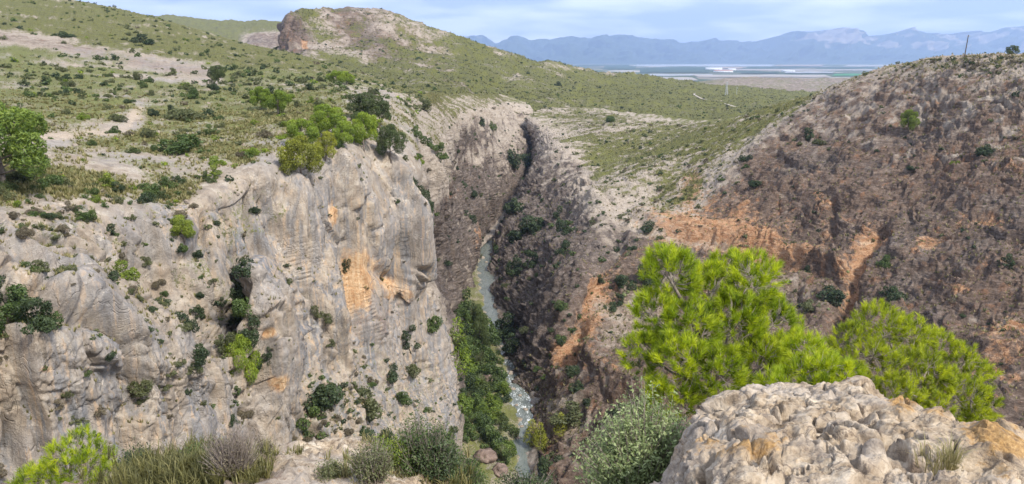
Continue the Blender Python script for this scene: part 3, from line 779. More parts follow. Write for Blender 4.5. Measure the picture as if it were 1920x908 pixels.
# ------------------------------------------------------------------ middle hill with the bluff
H_COLS = [
 [(440,160, 800), (450,135, 900), (460,122,1000), (470,112,1060), (480,104,1120), (485,115,1500)],
 [(520,160, 790), (522,125, 920), (525,108,1010), (528,97,1050), (533,88,1090), (535,105,1500)],
 [(540,160, 780), (540,120, 920), (538,100,1000), (538,62,1022), (545,30,1045), (548,50,1500)],
 [(600,160, 750), (598,125, 880), (596,98, 985), (592,50,1050), (602,14,1110), (600,40,1500)],
 [(700,190, 640), (700,145, 840), (700,105, 975), (700,60,1070), (700,20,1150), (700,50,1500)],
 [(800,198, 620), (800,162, 790), (800,128, 950), (800,92,1070), (800,56,1180), (800,80,1500)],
 [(900,198, 740), (900,174, 850), (900,146, 950), (900,115,1090), (900,86,1210), (900,104,1550)],
 [(1000,222,760), (1000,192,880), (1000,166,980), (1000,138,1130), (1000,112,1270), (1000,128,1600)],
 [(1100,213,800), (1100,202,880), (1100,180,1000), (1100,156,1170), (1100,134,1330), (1100,147,1700)],
 [(1200,228,740), (1200,208,880), (1200,187,1050), (1200,166,1230), (1200,147,1420), (1200,158,1800)],
 [(1300,244,700), (1300,212,900), (1300,192,1080), (1300,174,1290), (1300,157,1500), (1300,166,1900)],
 [(1400,240,700), (1400,212,900), (1400,194,1100), (1400,180,1340), (1400,167,1580), (1400,174,1950)],
 [(1520,240,700), (1520,214,900), (1520,198,1120), (1520,186,1390), (1520,176,1660), (1520,182,2000)],
 [(1750,240,700), (1750,216,900), (1750,202,1140), (1750,192,1420), (1750,186,1700), (1750,190,2000)],
]
Hh = Loft(H_COLS, 1.9, smooth=1, caps={4: 6})
p = Hh.P; V, U, PX, PY = Hh.V, Hh.U, Hh.PX, Hh.PY
bl = blob(PX, PY, 548, 72, 30, 40)
d = 7 * fbm(p / 130, 3, 0.5, 501) + 2.0 * ridged(p / 55, 3, 0.5, 505) + 1.1 * fbm(p / 10, 4, 0.6, 511)
d += bl * (5 * ridged(p * np.array([1, 1, 0.3]) / 25, 3, 0.5, 515)) + (0.35 + bl) * facets(p, 22.0, (1, 1, 0.8), 0.4, 0.2)[0]
wlh = worley(p / 12.0)
d += 0.8 * (wlh[:, 2] - 0.5)
d -= 10 * np.exp(-(polydist(PX, PY, [(1010, 110), (900, 165), (880, 185)]) / 14) ** 2) * 0.5
Hh.displace(d)
n1 = fbm(p / 40, 4, 0.55, 521); n2 = fbm(p / 120, 3, 0.5, 523)
flat = blob(PX, PY, 1350, 195, 260, 40)
hi = sstep(500, 900, PX)
veg = np.clip(0.58 + 0.26 * n2 + 0.24 * n1 + 0.30 * flat + 0.05 * hi, 0, 0.9)
rocky = np.clip(np.exp(-(polydist(PX, PY, [(640, 25), (720, 90), (800, 120), (900, 160), (960, 190)]) / 40) ** 2) + 0.8 * np.exp(-(polydist(PX, PY, [(1050, 140), (1150, 165), (1250, 160)]) / 10) ** 2), 0, 1)
veg -= 0.14 * rocky * (PX < 860)
veg += 0.10 * sstep(640, 760, PX)
veg = np.clip(veg - 0.8 * bl, 0, 1)
dark = np.clip(0.44 + 0.22 * rocky + 0.5 * bl + 0.2 * n1, 0, 0.95)
org = 0.9 * blob(PX, PY, 572, 88, 8, 14) + 0.35 * blob(PX, PY, 545, 90, 10, 12)
sandm = 0.2 * sstep(0, .5, n1)
Hh.build('middle_hill', M_ROCK_FAR, dict(maskA=np.stack([dark, org, veg], 1), maskB=np.stack([sandm, 0 * sandm, bl], 1)))
H_veg = veg

# hill behind on the left, and low ridge before the plain
B_COLS = [
 [(250,140,1400), (250,80,1700), (250,34,2100), (250,60,2700)],
 [(330,140,1400), (330,80,1700), (330,38,2100), (330,60,2700)],
 [(420,140,1400), (420,85,1700), (420,43,2100), (420,60,2700)],
 [(490,140,1400), (490,88,1650), (490,45,2050), (490,60,2700)],
 [(560,140,1400), (560,88,1650), (560,46,2050), (560,60,2700)],
 [(700,140,1400), (700,90,1650), (700,55,2050), (700,70,2700)],
]
Bk = Loft(B_COLS, 2.0)
p = Bk.P
Bk.displace(10 * fbm(p / 260, 3, 0.5, 601) + 5 * ridged(p / 90, 3, 0.5, 605) + 2 * fbm(p / 14, 3, 0.6, 603))
low = sstep(0.6, 1.0, Bk.V) * (1 - sstep(1.2, 1.7, Bk.V)) * sstep(430, 480, Bk.PX)
Bk.build('distant_hill', M_ROCK_FAR, dict(maskA=np.stack([0.15 + 0.45 * low, 0.2 * low, 0.75 - 0.6 * low], 1), maskB=np.zeros((len(p), 3))))
G_COLS = [
 [(1180,176,2300), (1180,168,2700), (1180,164,3100), (1180,166,3700)],
 [(1290,172,2300), (1300,160,2700), (1310,154,3100), (1310,160,3700)],
 [(1370,172,2300), (1370,156,2700), (1380,146,3050), (1380,156,3700)],
 [(1450,176,2300), (1450,158,2700), (1450,145,3000), (1450,156,3700)],
 [(1540,180,2300), (1540,160,2700), (1540,147,3000), (1540,156,3700)],
 [(1660,180,2300), (1660,162,2700), (1660,149,3000), (1660,158,3700)],
]
Gk = Loft(G_COLS, 2.0)
p = Gk.P
Gk.displace(5 * fbm(p / 200, 3, 0.5, 611) + 1.5 * fbm(p / 20, 3, 0.6, 613))
Gk.build('low_ridge', M_ROCK_FAR, dict(maskA=np.stack([np.full(len(p), .55), np.full(len(p), 0.0), 0.42 + 0.2 * fbm(p / 60, 3)], 1), maskB=np.zeros((len(p), 3))))
# ------------------------------------------------------------------ plain and mountains (simple first pass)
PLAIN_Z = -125.0
k = NT('plain_fields')
v = k.voro(1.0, vec=k.scaled((0.0016, 0.0009, 0.0)), out='Color')
q = k.n('ShaderNodeSeparateColor'); k.t.links.new(v, q.inputs[0])
c = k.ramp(q.outputs[0], (0.0, (0.06, 0.085, 0.045)), (0.3, (0.09, 0.115, 0.055)), (0.55, (0.12, 0.125, 0.08)), (0.75, (0.26, 0.225, 0.18)), (0.92, (0.40, 0.36, 0.31)), interp='CONSTANT')
c = k.mix(k.rng(k.noise(0.004, 6), 0.3, 0.7), c, k.mix(0.5, c, (0.07, 0.09, 0.05)))
k.principled(c, 0.95, None, 0.1)
M_PLAIN = k.m
g = []
for y in (1800, 4000, 8000, 16000, 24000, 29500):
    g.append([(x, y, PLAIN_Z) for x in (-33000, -10000, 0, 10000, 33000)])
g = np.array(g, float).reshape(-1, 3)
i = np.arange(len(g)).reshape(6, 5)
qd = np.stack([i[:-1, :-1], i[:-1, 1:], i[1:, 1:], i[1:, :-1]], -1).reshape(-1, 4)
mesh_ob('plain', g, qd, M_PLAIN)['kind'] = 'structure'

k = NT('mountain_rock')
nn = k.noise(0.0024, 7, 0.65)
zz = k.n('ShaderNodeSeparateXYZ'); k.set(zz.inputs[0], k.obj())
geo = k.n('ShaderNodeNewGeometry')
nz = k.n('ShaderNodeSeparateXYZ'); k.set(nz.inputs[0], geo.outputs['Normal'])
steep = k.math('SUBTRACT', 1.0, nz.outputs[2])
cl = k.math('ADD', steep, k.math('MULTIPLY', k.math('SUBTRACT', nn, 0.5), 0.5))
c = k.mix(k.rng(k.math('ADD', k.attr('pale'), k.math('MULTIPLY', k.math('SUBTRACT', nn, 0.5), 0.9)), 0.35, 0.75), (0.035, 0.05, 0.03), k.ramp(nn, (0.3, (0.15, 0.125, 0.10)), (0.7, (0.36, 0.295, 0.24))))
k.principled(c, 0.95, None, 0.1)
M_MOUNT = k.m
SK = [(560,70),(700,74),(820,78),(870,70),(905,68),(930,80),(950,78),(975,72),(1010,74),(1060,69),(1110,73),(1160,69),(1215,72),(1260,80),(1285,83),(1330,79),(1390,79),(1440,73),(1480,63),(1530,62),(1575,57),(1600,64),(1625,70),(1660,66),(1690,58),(1720,64),(1750,66),(1790,64),(1830,64),(1855,60),(1880,53),(1930,52),(2000,56),(2150,60),(2300,66)]
M_COLS = []
for j, (x, y) in enumerate(SK):
    M_COLS.append([pz(x, 20500, PLAIN_Z - 20), pz(x, 22000, PLAIN_Z + 50), (x, 0.5 * y + 0.5 * 112, 24000), (x, y, 25500), (x, y + 24, 28500)])
Mt = Loft(M_COLS, 2.4)
p = Mt.P
side = np.array([1, 1, 0.5])
env = sstep(0.3, 1.6, Mt.V)
rid = ridged(np.stack([p[:, 0] / 2200 + 0.25 * fbm(p / 4000, 2), p[:, 1] / 8000, 0 * p[:, 0]], 1), 4, 0.55, 701)
dm = env * (360 * (rid - 0.5) + 160 * fbm(p / 480, 3, 0.6, 703))
Q = Mt.P.copy(); Q[:, 2] += dm * 0.34 * (1 - 0.45 * sstep(2.4, 3.0, Mt.V)); Q[:, 1] -= dm * 2.0
Mt.P = Q
pale = (0.25 + 0.75 * sstep(1400, 1560, Mt.PX)) * sstep(1.3, 1.9, Mt.V + 0.25 * fbm(p / 1100, 3, 0.6, 709)) * sstep(-0.1, 0.3, fbm(np.stack([p[:, 0] / 1100, p[:, 1] / 1500, p[:, 2] / 800], 1), 3, 0.6, 711)) + 0.25 * sstep(2.0, 2.7, Mt.V) * sstep(0.1, 0.5, fbm(p / 800, 3, 0.5, 713))
Mt.build('mountain_range', M_MOUNT, dict(pale=np.clip(pale, 0, 1)))

# floor of the gorge under everything, so that no gap opens
g = np.array([(-300, -60, -101), (420, -60, -101), (420, 900, -99), (-300, 900, -99)], float)
mesh_ob('gorge_floor', g, [(0, 1, 2, 3)], M_ROCK, attrs=dict(maskA=np.tile([0.4, 0, 0.5], (4, 1)), maskB=np.zeros((4, 3))))['kind'] = 'structure'

# ------------------------------------------------------------------ haze
k = NT('haze_air')
k.t.nodes.remove(k.out); k.out = k.n('ShaderNodeOutputMaterial')
pv = k.n('ShaderNodeVolumePrincipled')
pv.inputs['Color'].default_value = (0.50, 0.67, 1.0, 1)
pv.inputs['Density'].default_value = 5.0e-5
pv.inputs['Anisotropy'].default_value = 0.2
k.t.links.new(pv.outputs[0], k.out.inputs['Volume'])
x0, x1, y0, y1, z0, z1 = -34000, 34000, -400, 30500, PLAIN_Z - 250, 1500
hv = np.array([(x, y, z) for x in (x0, x1) for y in (y0, y1) for z in (z0, z1)], float)
hf = [(0, 1, 3, 2), (4, 6, 7, 5), (0, 4, 5, 1), (2, 3, 7, 6), (0, 2, 6, 4), (1, 5, 7, 3)]
tag(mesh_ob('haze', hv, hf, k.m), 'thin bluish haze over the far plain', 'haze', kind='stuff')

# ------------------------------------------------------------------ river bed, bank and water
WATER_Z = -98.6
# row, left edge, right edge of the water
RIV = [(452, 905, 940), (470, 891, 926), (500, 889, 923), (530, 893, 922), (560, 900, 924), (600, 906, 935), (630, 918, 950), (660, 934, 966), (690, 942, 976), (720, 946, 982), (750, 953, 992), (780, 962, 1000), (810, 967, 998), (840, 966, 990), (865, 964, 988), (905, 958, 990), (960, 950, 990), (1050, 940, 1000)]
RIV = [(y, xl + 0.24 * (xr - xl), xr - 0.18 * (xr - xl)) for (y, xl, xr) in RIV]
bank_cols = []
for (y, xl, xr) in RIV:
    t = zdepth(y, WATER_Z - 0.5)
    t2 = zdepth(y, WATER_Z + 0.4)
    bank_cols.append([pz(xl - 190 * 250 / t, t * 1.0, -84), pz(xl - 110 * 240 / t, t, -93.0), pz(xl - 55 * 240 / t, t, -96.0), pz(xl - 12, t, -97.8), (xl + 3, y, t), pz((xl + xr) / 2, t, WATER_Z - 1.5), (xr + 4, y, t), pz(xr + 25, t, -96.5)])
Bn = Loft(bank_cols, 3.2)
p = Bn.P
Bn.displace(0.9 * fbm(p / 5, 4, 0.55, 801) + 0.5 * (worley(p / 2.2)[:, 2] - 0.5))
nb = fbm(p / 5, 3, 0.5, 811)
Bn.build('river_bank', M_ROCK, dict(maskA=np.stack([0.45 + 0.2 * nb, 0 * nb, np.clip(0.62 - 0.35 * sstep(3.2, 4.2, Bn.V) + 0.2 * nb, 0, 1)], 1), maskB=np.zeros((len(p), 3))))

k = NT('river_water')
foamA = k.attr('foam')
w_n1 = k.noise(0.9, 6, 0.65, 0.8, vec=k.scaled((1.0, 0.35, 1.0)))
w_n2 = k.noise(3.2, 5, 0.7, 0.5, vec=k.scaled((1.0, 0.5, 1.0)))
deep = k.ramp(w_n1, (0.3, (0.095, 0.113, 0.098)), (0.7, (0.175, 0.19, 0.165)))
fm = k.math('ADD', foamA, k.math('MULTIPLY', k.math('SUBTRACT', w_n1, 0.5), 1.5))
fm = k.math('ADD', fm, k.math('MULTIPLY', k.math('SUBTRACT', w_n2, 0.5), 1.3))
fmask = k.rng(fm, 0.52, 0.74)
c = k.mix(fmask, deep, (0.74, 0.78, 0.78))
rg = k.math('ADD', 0.16, k.math('MULTIPLY', fmask, 0.55))
b = k.bump(k.math('ADD', k.math('MULTIPLY', w_n2, 0.5), w_n1), 0.6, 0.25)
k.principled(c, rg, b, 0.3)
M_WATER = k.m
wc = []
for (y, xl, xr) in RIV:
    t = zdepth(y, WATER_Z)
    wc.append([pz(xl - 25, t, WATER_Z), pz((2 * xl + xr) / 3, t, WATER_Z), pz((xl + 2 * xr) / 3, t, WATER_Z), pz(xr + 25, t, WATER_Z)])
Wt = Loft(wc, 2.5)
p = Wt.P
foam = 0.05 + 0.40 * np.exp(-((Wt.PY - 700) / 110) ** 2) + 0.16 * np.exp(-((Wt.PY - 490) / 18) ** 2) + 0.18 * np.exp(-((Wt.PY - 790) / 40) ** 2)
Wt.P[:, 2] += 0.10 * fbm(p / 1.6, 3, 0.6, 821) * (0.3 + foam * 2)
Wt.build('river', M_WATER, dict(foam=foam))

# ------------------------------------------------------------------ foliage building blocks
def foliage_material(name, dark, mid, light, trans=0.35, rough=0.6, vary=0.25):
    k = NT(name)
    tint = k.attr('tint')
    oi = k.n('ShaderNodeObjectInfo')
    f = k.math('ADD', tint, k.math('MULTIPLY', k.math('SUBTRACT', oi.outputs['Random'], 0.5), vary))
    c = k.ramp(f, (0.05, dark), (0.5, mid), (0.95, light))
    d = k.n('ShaderNodeBsdfDiffuse'); k.set(d.inputs['Color'], c)
    tr = k.n('ShaderNodeBsdfTranslucent'); k.set(tr.inputs['Color'], c)
    gl = k.n('ShaderNodeBsdfGlossy'); gl.inputs['Roughness'].default_value = rough
    gl.inputs['Color'].default_value = (0.9, 0.95, 0.9, 1)
    m1 = k.n('ShaderNodeMixShader'); m1.inputs[0].default_value = trans
    k.t.links.new(d.outputs[0], m1.inputs[1]); k.t.links.new(tr.outputs[0], m1.inputs[2])
    m2 = k.n('ShaderNodeMixShader'); m2.inputs[0].default_value = 0.03
    k.t.links.new(m1.outputs[0], m2.inputs[1]); k.t.links.new(gl.outputs[0], m2.inputs[2])
    k.t.links.new(m2.outputs[0], k.out.inputs['Surface'])
    return k.m

FOL = {
 'pine':   foliage_material('pine_needles', (0.055, 0.09, 0.010), (0.18, 0.26, 0.020), (0.34, 0.41, 0.032)),
 'pineY':  foliage_material('yellow_pine_needles', (0.09, 0.10, 0.012), (0.26, 0.28, 0.024), (0.44, 0.43, 0.04)),
 'pineD':  foliage_material('dull_pine_needles', (0.03, 0.045, 0.015), (0.075, 0.105, 0.028), (0.13, 0.165, 0.045)),
 'pineM':  foliage_material('deep_pine_needles', (0.035, 0.06, 0.012), (0.11, 0.17, 0.022), (0.22, 0.29, 0.035)),
 'dark':   foliage_material('dark_leaves', (0.014, 0.026, 0.012), (0.04, 0.065, 0.025), (0.085, 0.12, 0.042)),
 'green':  foliage_material('green_leaves', (0.025, 0.045, 0.012), (0.07, 0.115, 0.025), (0.14, 0.19, 0.05)),
 'olive':  foliage_material('olive_leaves', (0.045, 0.05, 0.02), (0.105, 0.12, 0.045), (0.19, 0.20, 0.085)),
 'lime':   foliage_material('lime_leaves', (0.06, 0.09, 0.012), (0.16, 0.22, 0.02), (0.30, 0.34, 0.04)),
 'dry':    foliage_material('dry_scrub', (0.07, 0.055, 0.035), (0.15, 0.125, 0.08), (0.27, 0.225, 0.14)),
 'silver': foliage_material('silver_leaves', (0.09, 0.125, 0.04), (0.24, 0.30, 0.115), (0.44, 0.50, 0.24)),
 'grass':  foliage_material('tussock_grass', (0.075, 0.075, 0.024), (0.185, 0.175, 0.055), (0.37, 0.32, 0.15), vary=0.0),
}
k = NT('pine_bark')
c = k.ramp(k.noise(14, 5, 0.65), (0.3, (0.07, 0.055, 0.045)), (0.7, (0.26, 0.22, 0.19)))
k.principled(c, 0.9, k.bump(k.noise(30, 4), 0.6, 0.02), 0.1)
M_BARK = k.m

def unit(v):
    return v / (np.linalg.norm(v, axis=-1, keepdims=True) + 1e-9)

def sphere_pts(n, rs):
    v = rs.normal(size=(n, 3))
    return unit(v)

def leaf_quads(P, Nn, size, rs, aspect=0.55, spread=0.9):
    """small leaf blades at P facing roughly along Nn"""
    n = len(P)
    nn = unit(Nn + spread * rs.normal(size=(n, 3)))
    a = unit(np.cross(nn, rs.normal(size=(n, 3))))
    b = np.cross(nn, a)
    s = (size * (0.6 + 0.8 * rs.rand(n)))[:, None]
    V = np.stack([P - a * s, P - b * s * aspect, P + a * s, P + b * s * aspect], 1).reshape(-1, 3)
    return V, np.arange(4 * n).reshape(n, 4)

def tube(pts, rad, sides=6):
    pts = np.asarray(pts, float); rad = np.asarray(rad, float)
    d = unit(np.gradient(pts, axis=0))
    ref = np.where(np.abs(d[:, 2:3]) > 0.9, np.array([[1.0, 0, 0]]), np.array([[0, 0, 1.0]]))
    a = unit(np.cross(d, ref)); b = np.cross(d, a)
    ang = np.linspace(0, 2 * math.pi, sides, endpoint=False)
    ring = pts[:, None] + rad[:, None, None] * (np.cos(ang)[None, :, None] * a[:, None] + np.sin(ang)[None, :, None] * b[:, None])
    V = ring.reshape(-1, 3)
    n = len(pts); i = np.arange(n * sides).reshape(n, sides)
    j = np.roll(i, -1, axis=1)
    Fq = np.stack([i[:-1], j[:-1], j[1:], i[1:]], -1).reshape(-1, 4)
    return V, Fq

def join(parts):
    Vs, Fs, o = [], [], 0
    for V, Fq in parts:
        Vs.append(V); Fs.append(np.asarray(Fq) + o); o += len(V)
    return np.concatenate(Vs), np.concatenate(Fs)

def lobe_cloud(lobes, dens, size, rs, upbias=0.0, inner=0.25, aspect=0.55):
    """leaves through the shells of several ellipsoid lobes; tint is darker clumps and lighter tips at random"""
    Vs, Ts, o = [], [], 0
    C = np.array([l[0] for l in lobes]); Rr_ = np.array([l[1] for l in lobes])
    out = []
    for (c0, r) in lobes:
        c0 = np.array(c0, float); r = np.array(r, float) * np.ones(3)
        n = int(dens * 4 * math.pi * (r.mean() ** 2))
        u = sphere_pts(n, rs)
        if upbias:
            u[:, 2] += upbias * rs.rand(n); u = unit(u)
        rad = 1.0 - inner * rs.rand(n) ** 2 * 1.6
        bump = 1 + 0.16 * np.sin(u[:, 0] * 5.1 + c0[0] * 9) * np.sin(u[:, 1] * 4.7 + c0[1] * 7) + 0.12 * np.sin(u[:, 2] * 7 + c0[2] * 5) + 0.07 * rs.normal(size=n)
        P = c0 + u * r * (rad * bump)[:, None]
        keep = np.ones(n, bool)
        for c1, r1 in lobes:
            r1 = np.array(r1, float) * np.ones(3)
            q = np.linalg.norm((P - np.array(c1)) / r1, axis=1)
            keep &= ~(q < 0.72)
        base = rs.rand()
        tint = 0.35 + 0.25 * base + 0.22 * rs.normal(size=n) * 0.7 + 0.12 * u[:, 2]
        V, Fq = leaf_quads(P[keep], u[keep], size, rs, aspect)
        out.append((V, Fq)); Ts.append(tint[keep])
    V, Fq = join(out)
    return V, Fq, np.clip(np.repeat(np.concatenate(Ts), 4), 0, 1)

def make_bush(seed, tall=0.8, n=7, dens=900, size=0.034, stems=True):
    """unit bush, about 1 m across, standing at the origin"""
    rs = np.random.RandomState(seed)
    lobes = []
    skew = rs.normal(size=2) * 0.12
    for i in range(n + 5):
        a = rs.rand() * 6.28; rr = 0.40 * math.sqrt(rs.rand())
        r = 0.07 + 0.19 * rs.rand() ** 1.5 * (1.15 - rr)
        z = tall * (0.12 + 0.75 * rs.rand() * (1 - (rr / 0.5) ** 2))
        lobes.append(((rr * math.cos(a) + skew[0] * z, rr * math.sin(a) + skew[1] * z, z), (r * (0.8 + 0.5 * rs.rand()), r * (0.8 + 0.5 * rs.rand()), r * (0.7 + 0.6 * rs.rand()))))
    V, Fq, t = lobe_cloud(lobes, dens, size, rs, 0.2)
    parts = [(V, Fq)]
    tt = [t]
    if stems:
        for i in range(5):
            c = np.array(lobes[i % n][0])
            tv, tf = tube([(0.05 * rs.normal(), 0.05 * rs.normal(), -0.1), c * [0.5, 0.5, 0.45], c], [0.018, 0.012, 0.005], 4)
            parts.append((tv, tf)); tt.append(np.full(len(tv), 0.02))
    V, Fq = join(parts)
    return mesh_data('bush', V, Fq, dict(tint=np.concatenate(tt)))

def make_pine(seed, lean=0.0, slim=1.0, n=11, dens=5200, size=0.022):
    """unit Aleppo pine, height 1, trunk and crown meshes"""
    rs = np.random.RandomState(seed)
    tp = np.array([(lean * s * s + 0.03 * math.sin(5 * s + seed), 0.03 * math.cos(4 * s + seed), s) for s in np.linspace(-0.08, 0.8, 7)])
    parts = [tube(tp, np.linspace(0.03, 0.010, 7), 6)]
    lobes = [((tp[-1][0], tp[-1][1], 0.83), (0.15 * slim, 0.15 * slim, 0.13))]
    for i in range(n):
        h = 0.24 + 0.54 * (i + 0.5) / n
        a = 2.4 * i + rs.rand()
        reach = slim * (0.34 - 0.26 * abs(h - 0.42)) * (0.7 + 0.5 * rs.rand())
        b = np.array([np.interp(h - 0.12, tp[:, 2], tp[:, 0]), 0, h - 0.12])
        e = b + np.array([reach * math.cos(a), reach * math.sin(a), 0.12 + 0.05 * rs.rand()])
        parts.append(tube([b, (b + e) / 2 + [0, 0, -0.01], e], [0.010, 0.007, 0.004], 4))
        r = (0.13 + 0.06 * rs.rand()) * (0.75 + 0.25 * slim)
        lobes.append((tuple(e), (r * 1.05, r * 1.05, r * 0.95)))
    V, Fq, t = lobe_cloud(lobes, dens, size, rs, 0.35, inner=0.3, aspect=0.30)
    tv, tf = join(parts)
    return mesh_data('trunk', tv, tf), mesh_data('crown', V, Fq, dict(tint=t))

def make_cone_tree(seed):
    rs = np.random.RandomState(seed)
    lobes = []
    for i in range(14):
        h = 0.12 + 0.80 * i / 13
        r = 0.17 * (1 - h) ** 0.8 + 0.035
        a = 2.4 * i
        lobes.append(((0.07 * (1 - h) * math.cos(a), 0.07 * (1 - h) * math.sin(a), h), (r, r, r * 0.9)))
    V, Fq, t = lobe_cloud(lobes, 1300, 0.022, rs, 0.2, aspect=0.35)
    tv, tf = tube([(0, 0, -0.05), (0, 0, 0.5), (0, 0, 0.9)], [0.022, 0.015, 0.004], 6)
    return mesh_data('trunk', tv, tf), mesh_data('crown', V, Fq, dict(tint=t))

def make_fronds(seed):
    """unit clump of arching cane leaves"""
    rs = np.random.RandomState(seed)
    Vs, Fs, T, o = [], [], [], 0
    for i in range(130):
        a = rs.rand() * 6.28; ln = 0.5 + 0.5 * rs.rand(); out = 0.25 + 0.55 * rs.rand()
        s = np.linspace(0, 1, 5)
        r = 0.08 * rs.rand() + out * s ** 1.5 * ln
        z = ln * (1.05 * s - 0.55 * out * s ** 2.2)
        ctr = np.stack([r * math.cos(a), r * math.sin(a), z], 1)
        side = np.array([-math.sin(a), math.cos(a), 0.2])
        wd = 0.026 * (1 - 0.9 * s) [:, None]
        V = np.concatenate([ctr - side * wd, ctr + side * wd])
        for j in range(4):
            Fs.append((o + j, o + j + 1, o + 6 + j, o + 5 + j))
        Vs.append(V); T.append(np.full(10, np.clip(0.5 + 0.25 * rs.normal(), 0, 1))); o += 10
    return mesh_data('cane', np.concatenate(Vs), np.array(Fs), dict(tint=np.concatenate(T)))

BUSH = [make_bush(s, tall=[0.8, 0.65, 0.95, 0.75, 0.6][s % 5], n=[7, 8, 6, 9, 7][s % 5]) for s in range(9)]
TALLB = [make_bush(50 + s, tall=1.5, n=9) for s in range(2)]
PINES = [make_pine(s, lean=[0, 0.15, -0.1, 0.05][s % 4], n=[9, 10, 8, 11][s % 4]) for s in range(5)]
CONES = [make_cone_tree(s) for s in range(2)]
CANES = [make_fronds(s) for s in range(2)]
BARE = None

def new_shared(name, me, mat):
    """object that shares mesh data with its kind and carries its own material"""
    if not me.materials:
        me.materials.append(mat)
    o = bpy.data.objects.new(name, me)
    o.material_slots[0].link = 'OBJECT'
    o.material_slots[0].material = mat
    return o

prng = random.Random(11)
def put_bush(px, py, hpx, wpx, fol, label, cat='bush', group=None, name='bush', proto=None, sink=0.1, lift=0.25):
    """bush whose foot stands on the ground seen at (px, py); height and width are given in photograph pixels"""
    P, N, t = ground_at(px, py)
    h = hpx * t / F; w = wpx * t / F
    me = proto if proto is not None else BUSH[prng.randrange(len(BUSH))]
    o = new_shared(name, me, FOL[fol])
    o.location = Vector(P) - Vector((0, 0, sink * h)) - Vector(N) * 0.05 * w
    o.scale = (w, w, h * 1.15)
    o.rotation_euler = (0, 0, prng.random() * 6.28)
    col.objects.link(o)
    tag(o, label, cat, group)
    return o

def put_tree(px, py, hpx, wpx, fol, label, kind='pine', group=None, name='pine_tree', cat='tree', lean=None, proto=None):
    P, N, t = ground_at(px, py)
    h = hpx * t / F; w = wpx * t / F
    if kind == 'pine':
        tr, cr = PINES[proto if proto is not None else prng.randrange(len(PINES))]; base = 0.98
    else:
        tr, cr = CONES[prng.randrange(2)]; base = 0.36
    e = bpy.data.objects.new(name, None)
    e.empty_display_size = 0.3
    e.location = Vector(P) - Vector((0, 0, 0.04 * h))
    e.scale = (1.1 * w / base, 1.1 * w / base, 1.12 * h)
    e.rotation_euler = (lean[0], lean[1], prng.random() * 6.28) if lean else (0, 0, prng.random() * 6.28)
    col.objects.link(e)
    tag(e, label, cat, group)
    a = new_shared('trunk', tr, M_BARK); a.parent = e; col.objects.link(a)
    b = new_shared('crown', cr, FOL[fol]); b.parent = e; col.objects.link(b)
    return e

# ------------------------------------------------------------------ trees one can tell apart
TREES = [
 (2, 356, 165, 165, 'pineM', 'large dense green pine at the left edge of the picture', 3),
 (567, 335, 78, 74, 'pineY', 'yellow-green rounded pine hanging over the cliff rim, foremost of its cluster', 0),
 (566, 278, 54, 52, 'pine', 'small pine at the left end of the rim pine cluster, behind the yellowish one', 1),
 (612, 304, 56, 46, 'pineY', 'yellow-green pine right of the foremost rim pine', 2),
 (614, 258, 62, 66, 'pine', 'bright green pine at the top of the rim cluster', 3),
 (690, 234, 58, 78, 'pineD', 'broad dark green pine standing behind the rim cluster', 3),
 (684, 282, 70, 52, 'pine', 'bright upright pine in the right half of the rim cluster', 4),
 (735, 298, 62, 50, 'pineD', 'dull green pine at the right end of the rim cluster', 0),
 (645, 278, 50, 44, 'pine', 'green pine in the middle of the rim cluster', 1),
 (490, 206, 42, 38, 'pine', 'left one of two round pines on the plateau above the rim', 1),
 (524, 217, 46, 42, 'pine', 'right one of two round pines on the plateau above the rim', 4),
 (411, 152, 32, 34, 'pineD', 'lone round tree in the middle of the left plateau', 0),
 (345, 455, 52, 54, 'lime', 'bright green young pine growing on the tan cliff slab', 2),
 (456, 728, 105, 58, 'pine', 'light green pine leaning out of the grey cliff face', 4),
 (1703, 247, 40, 30, 'lime', 'bright green young pine alone on the upper brown slope', 1),
 (902, 660, 92, 42, 'pineD', 'tall rounded tree beside the river in the gorge', 2),
 (630, 152, 24, 30, 'pine', 'leftmost pine of the row below the left hill', 0),
 (652, 156, 24, 34, 'pine', 'rightmost pine of the row below the left hill', 2),
]
for (x, y, h, w, f, lab, pr) in TREES:
    put_tree(x, y, h, w, f, lab, proto=pr)
put_tree(862, 700, 105, 40, 'pine', 'conical pale green conifer at the foot of the left gorge wall', kind='cone', name='conifer')
put_tree(1000, 832, 48, 26, 'pineY', 'left one of two small yellowish conifers on the right bank', kind='cone', name='conifer')
put_tree(1018, 842, 46, 24, 'pineY', 'right one of two small yellowish conifers on the right bank', kind='cone', name='conifer')
put_tree(1052, 812, 40, 22, 'pineY', 'small yellowish conifer above the two on the right bank', kind='cone', name='conifer')

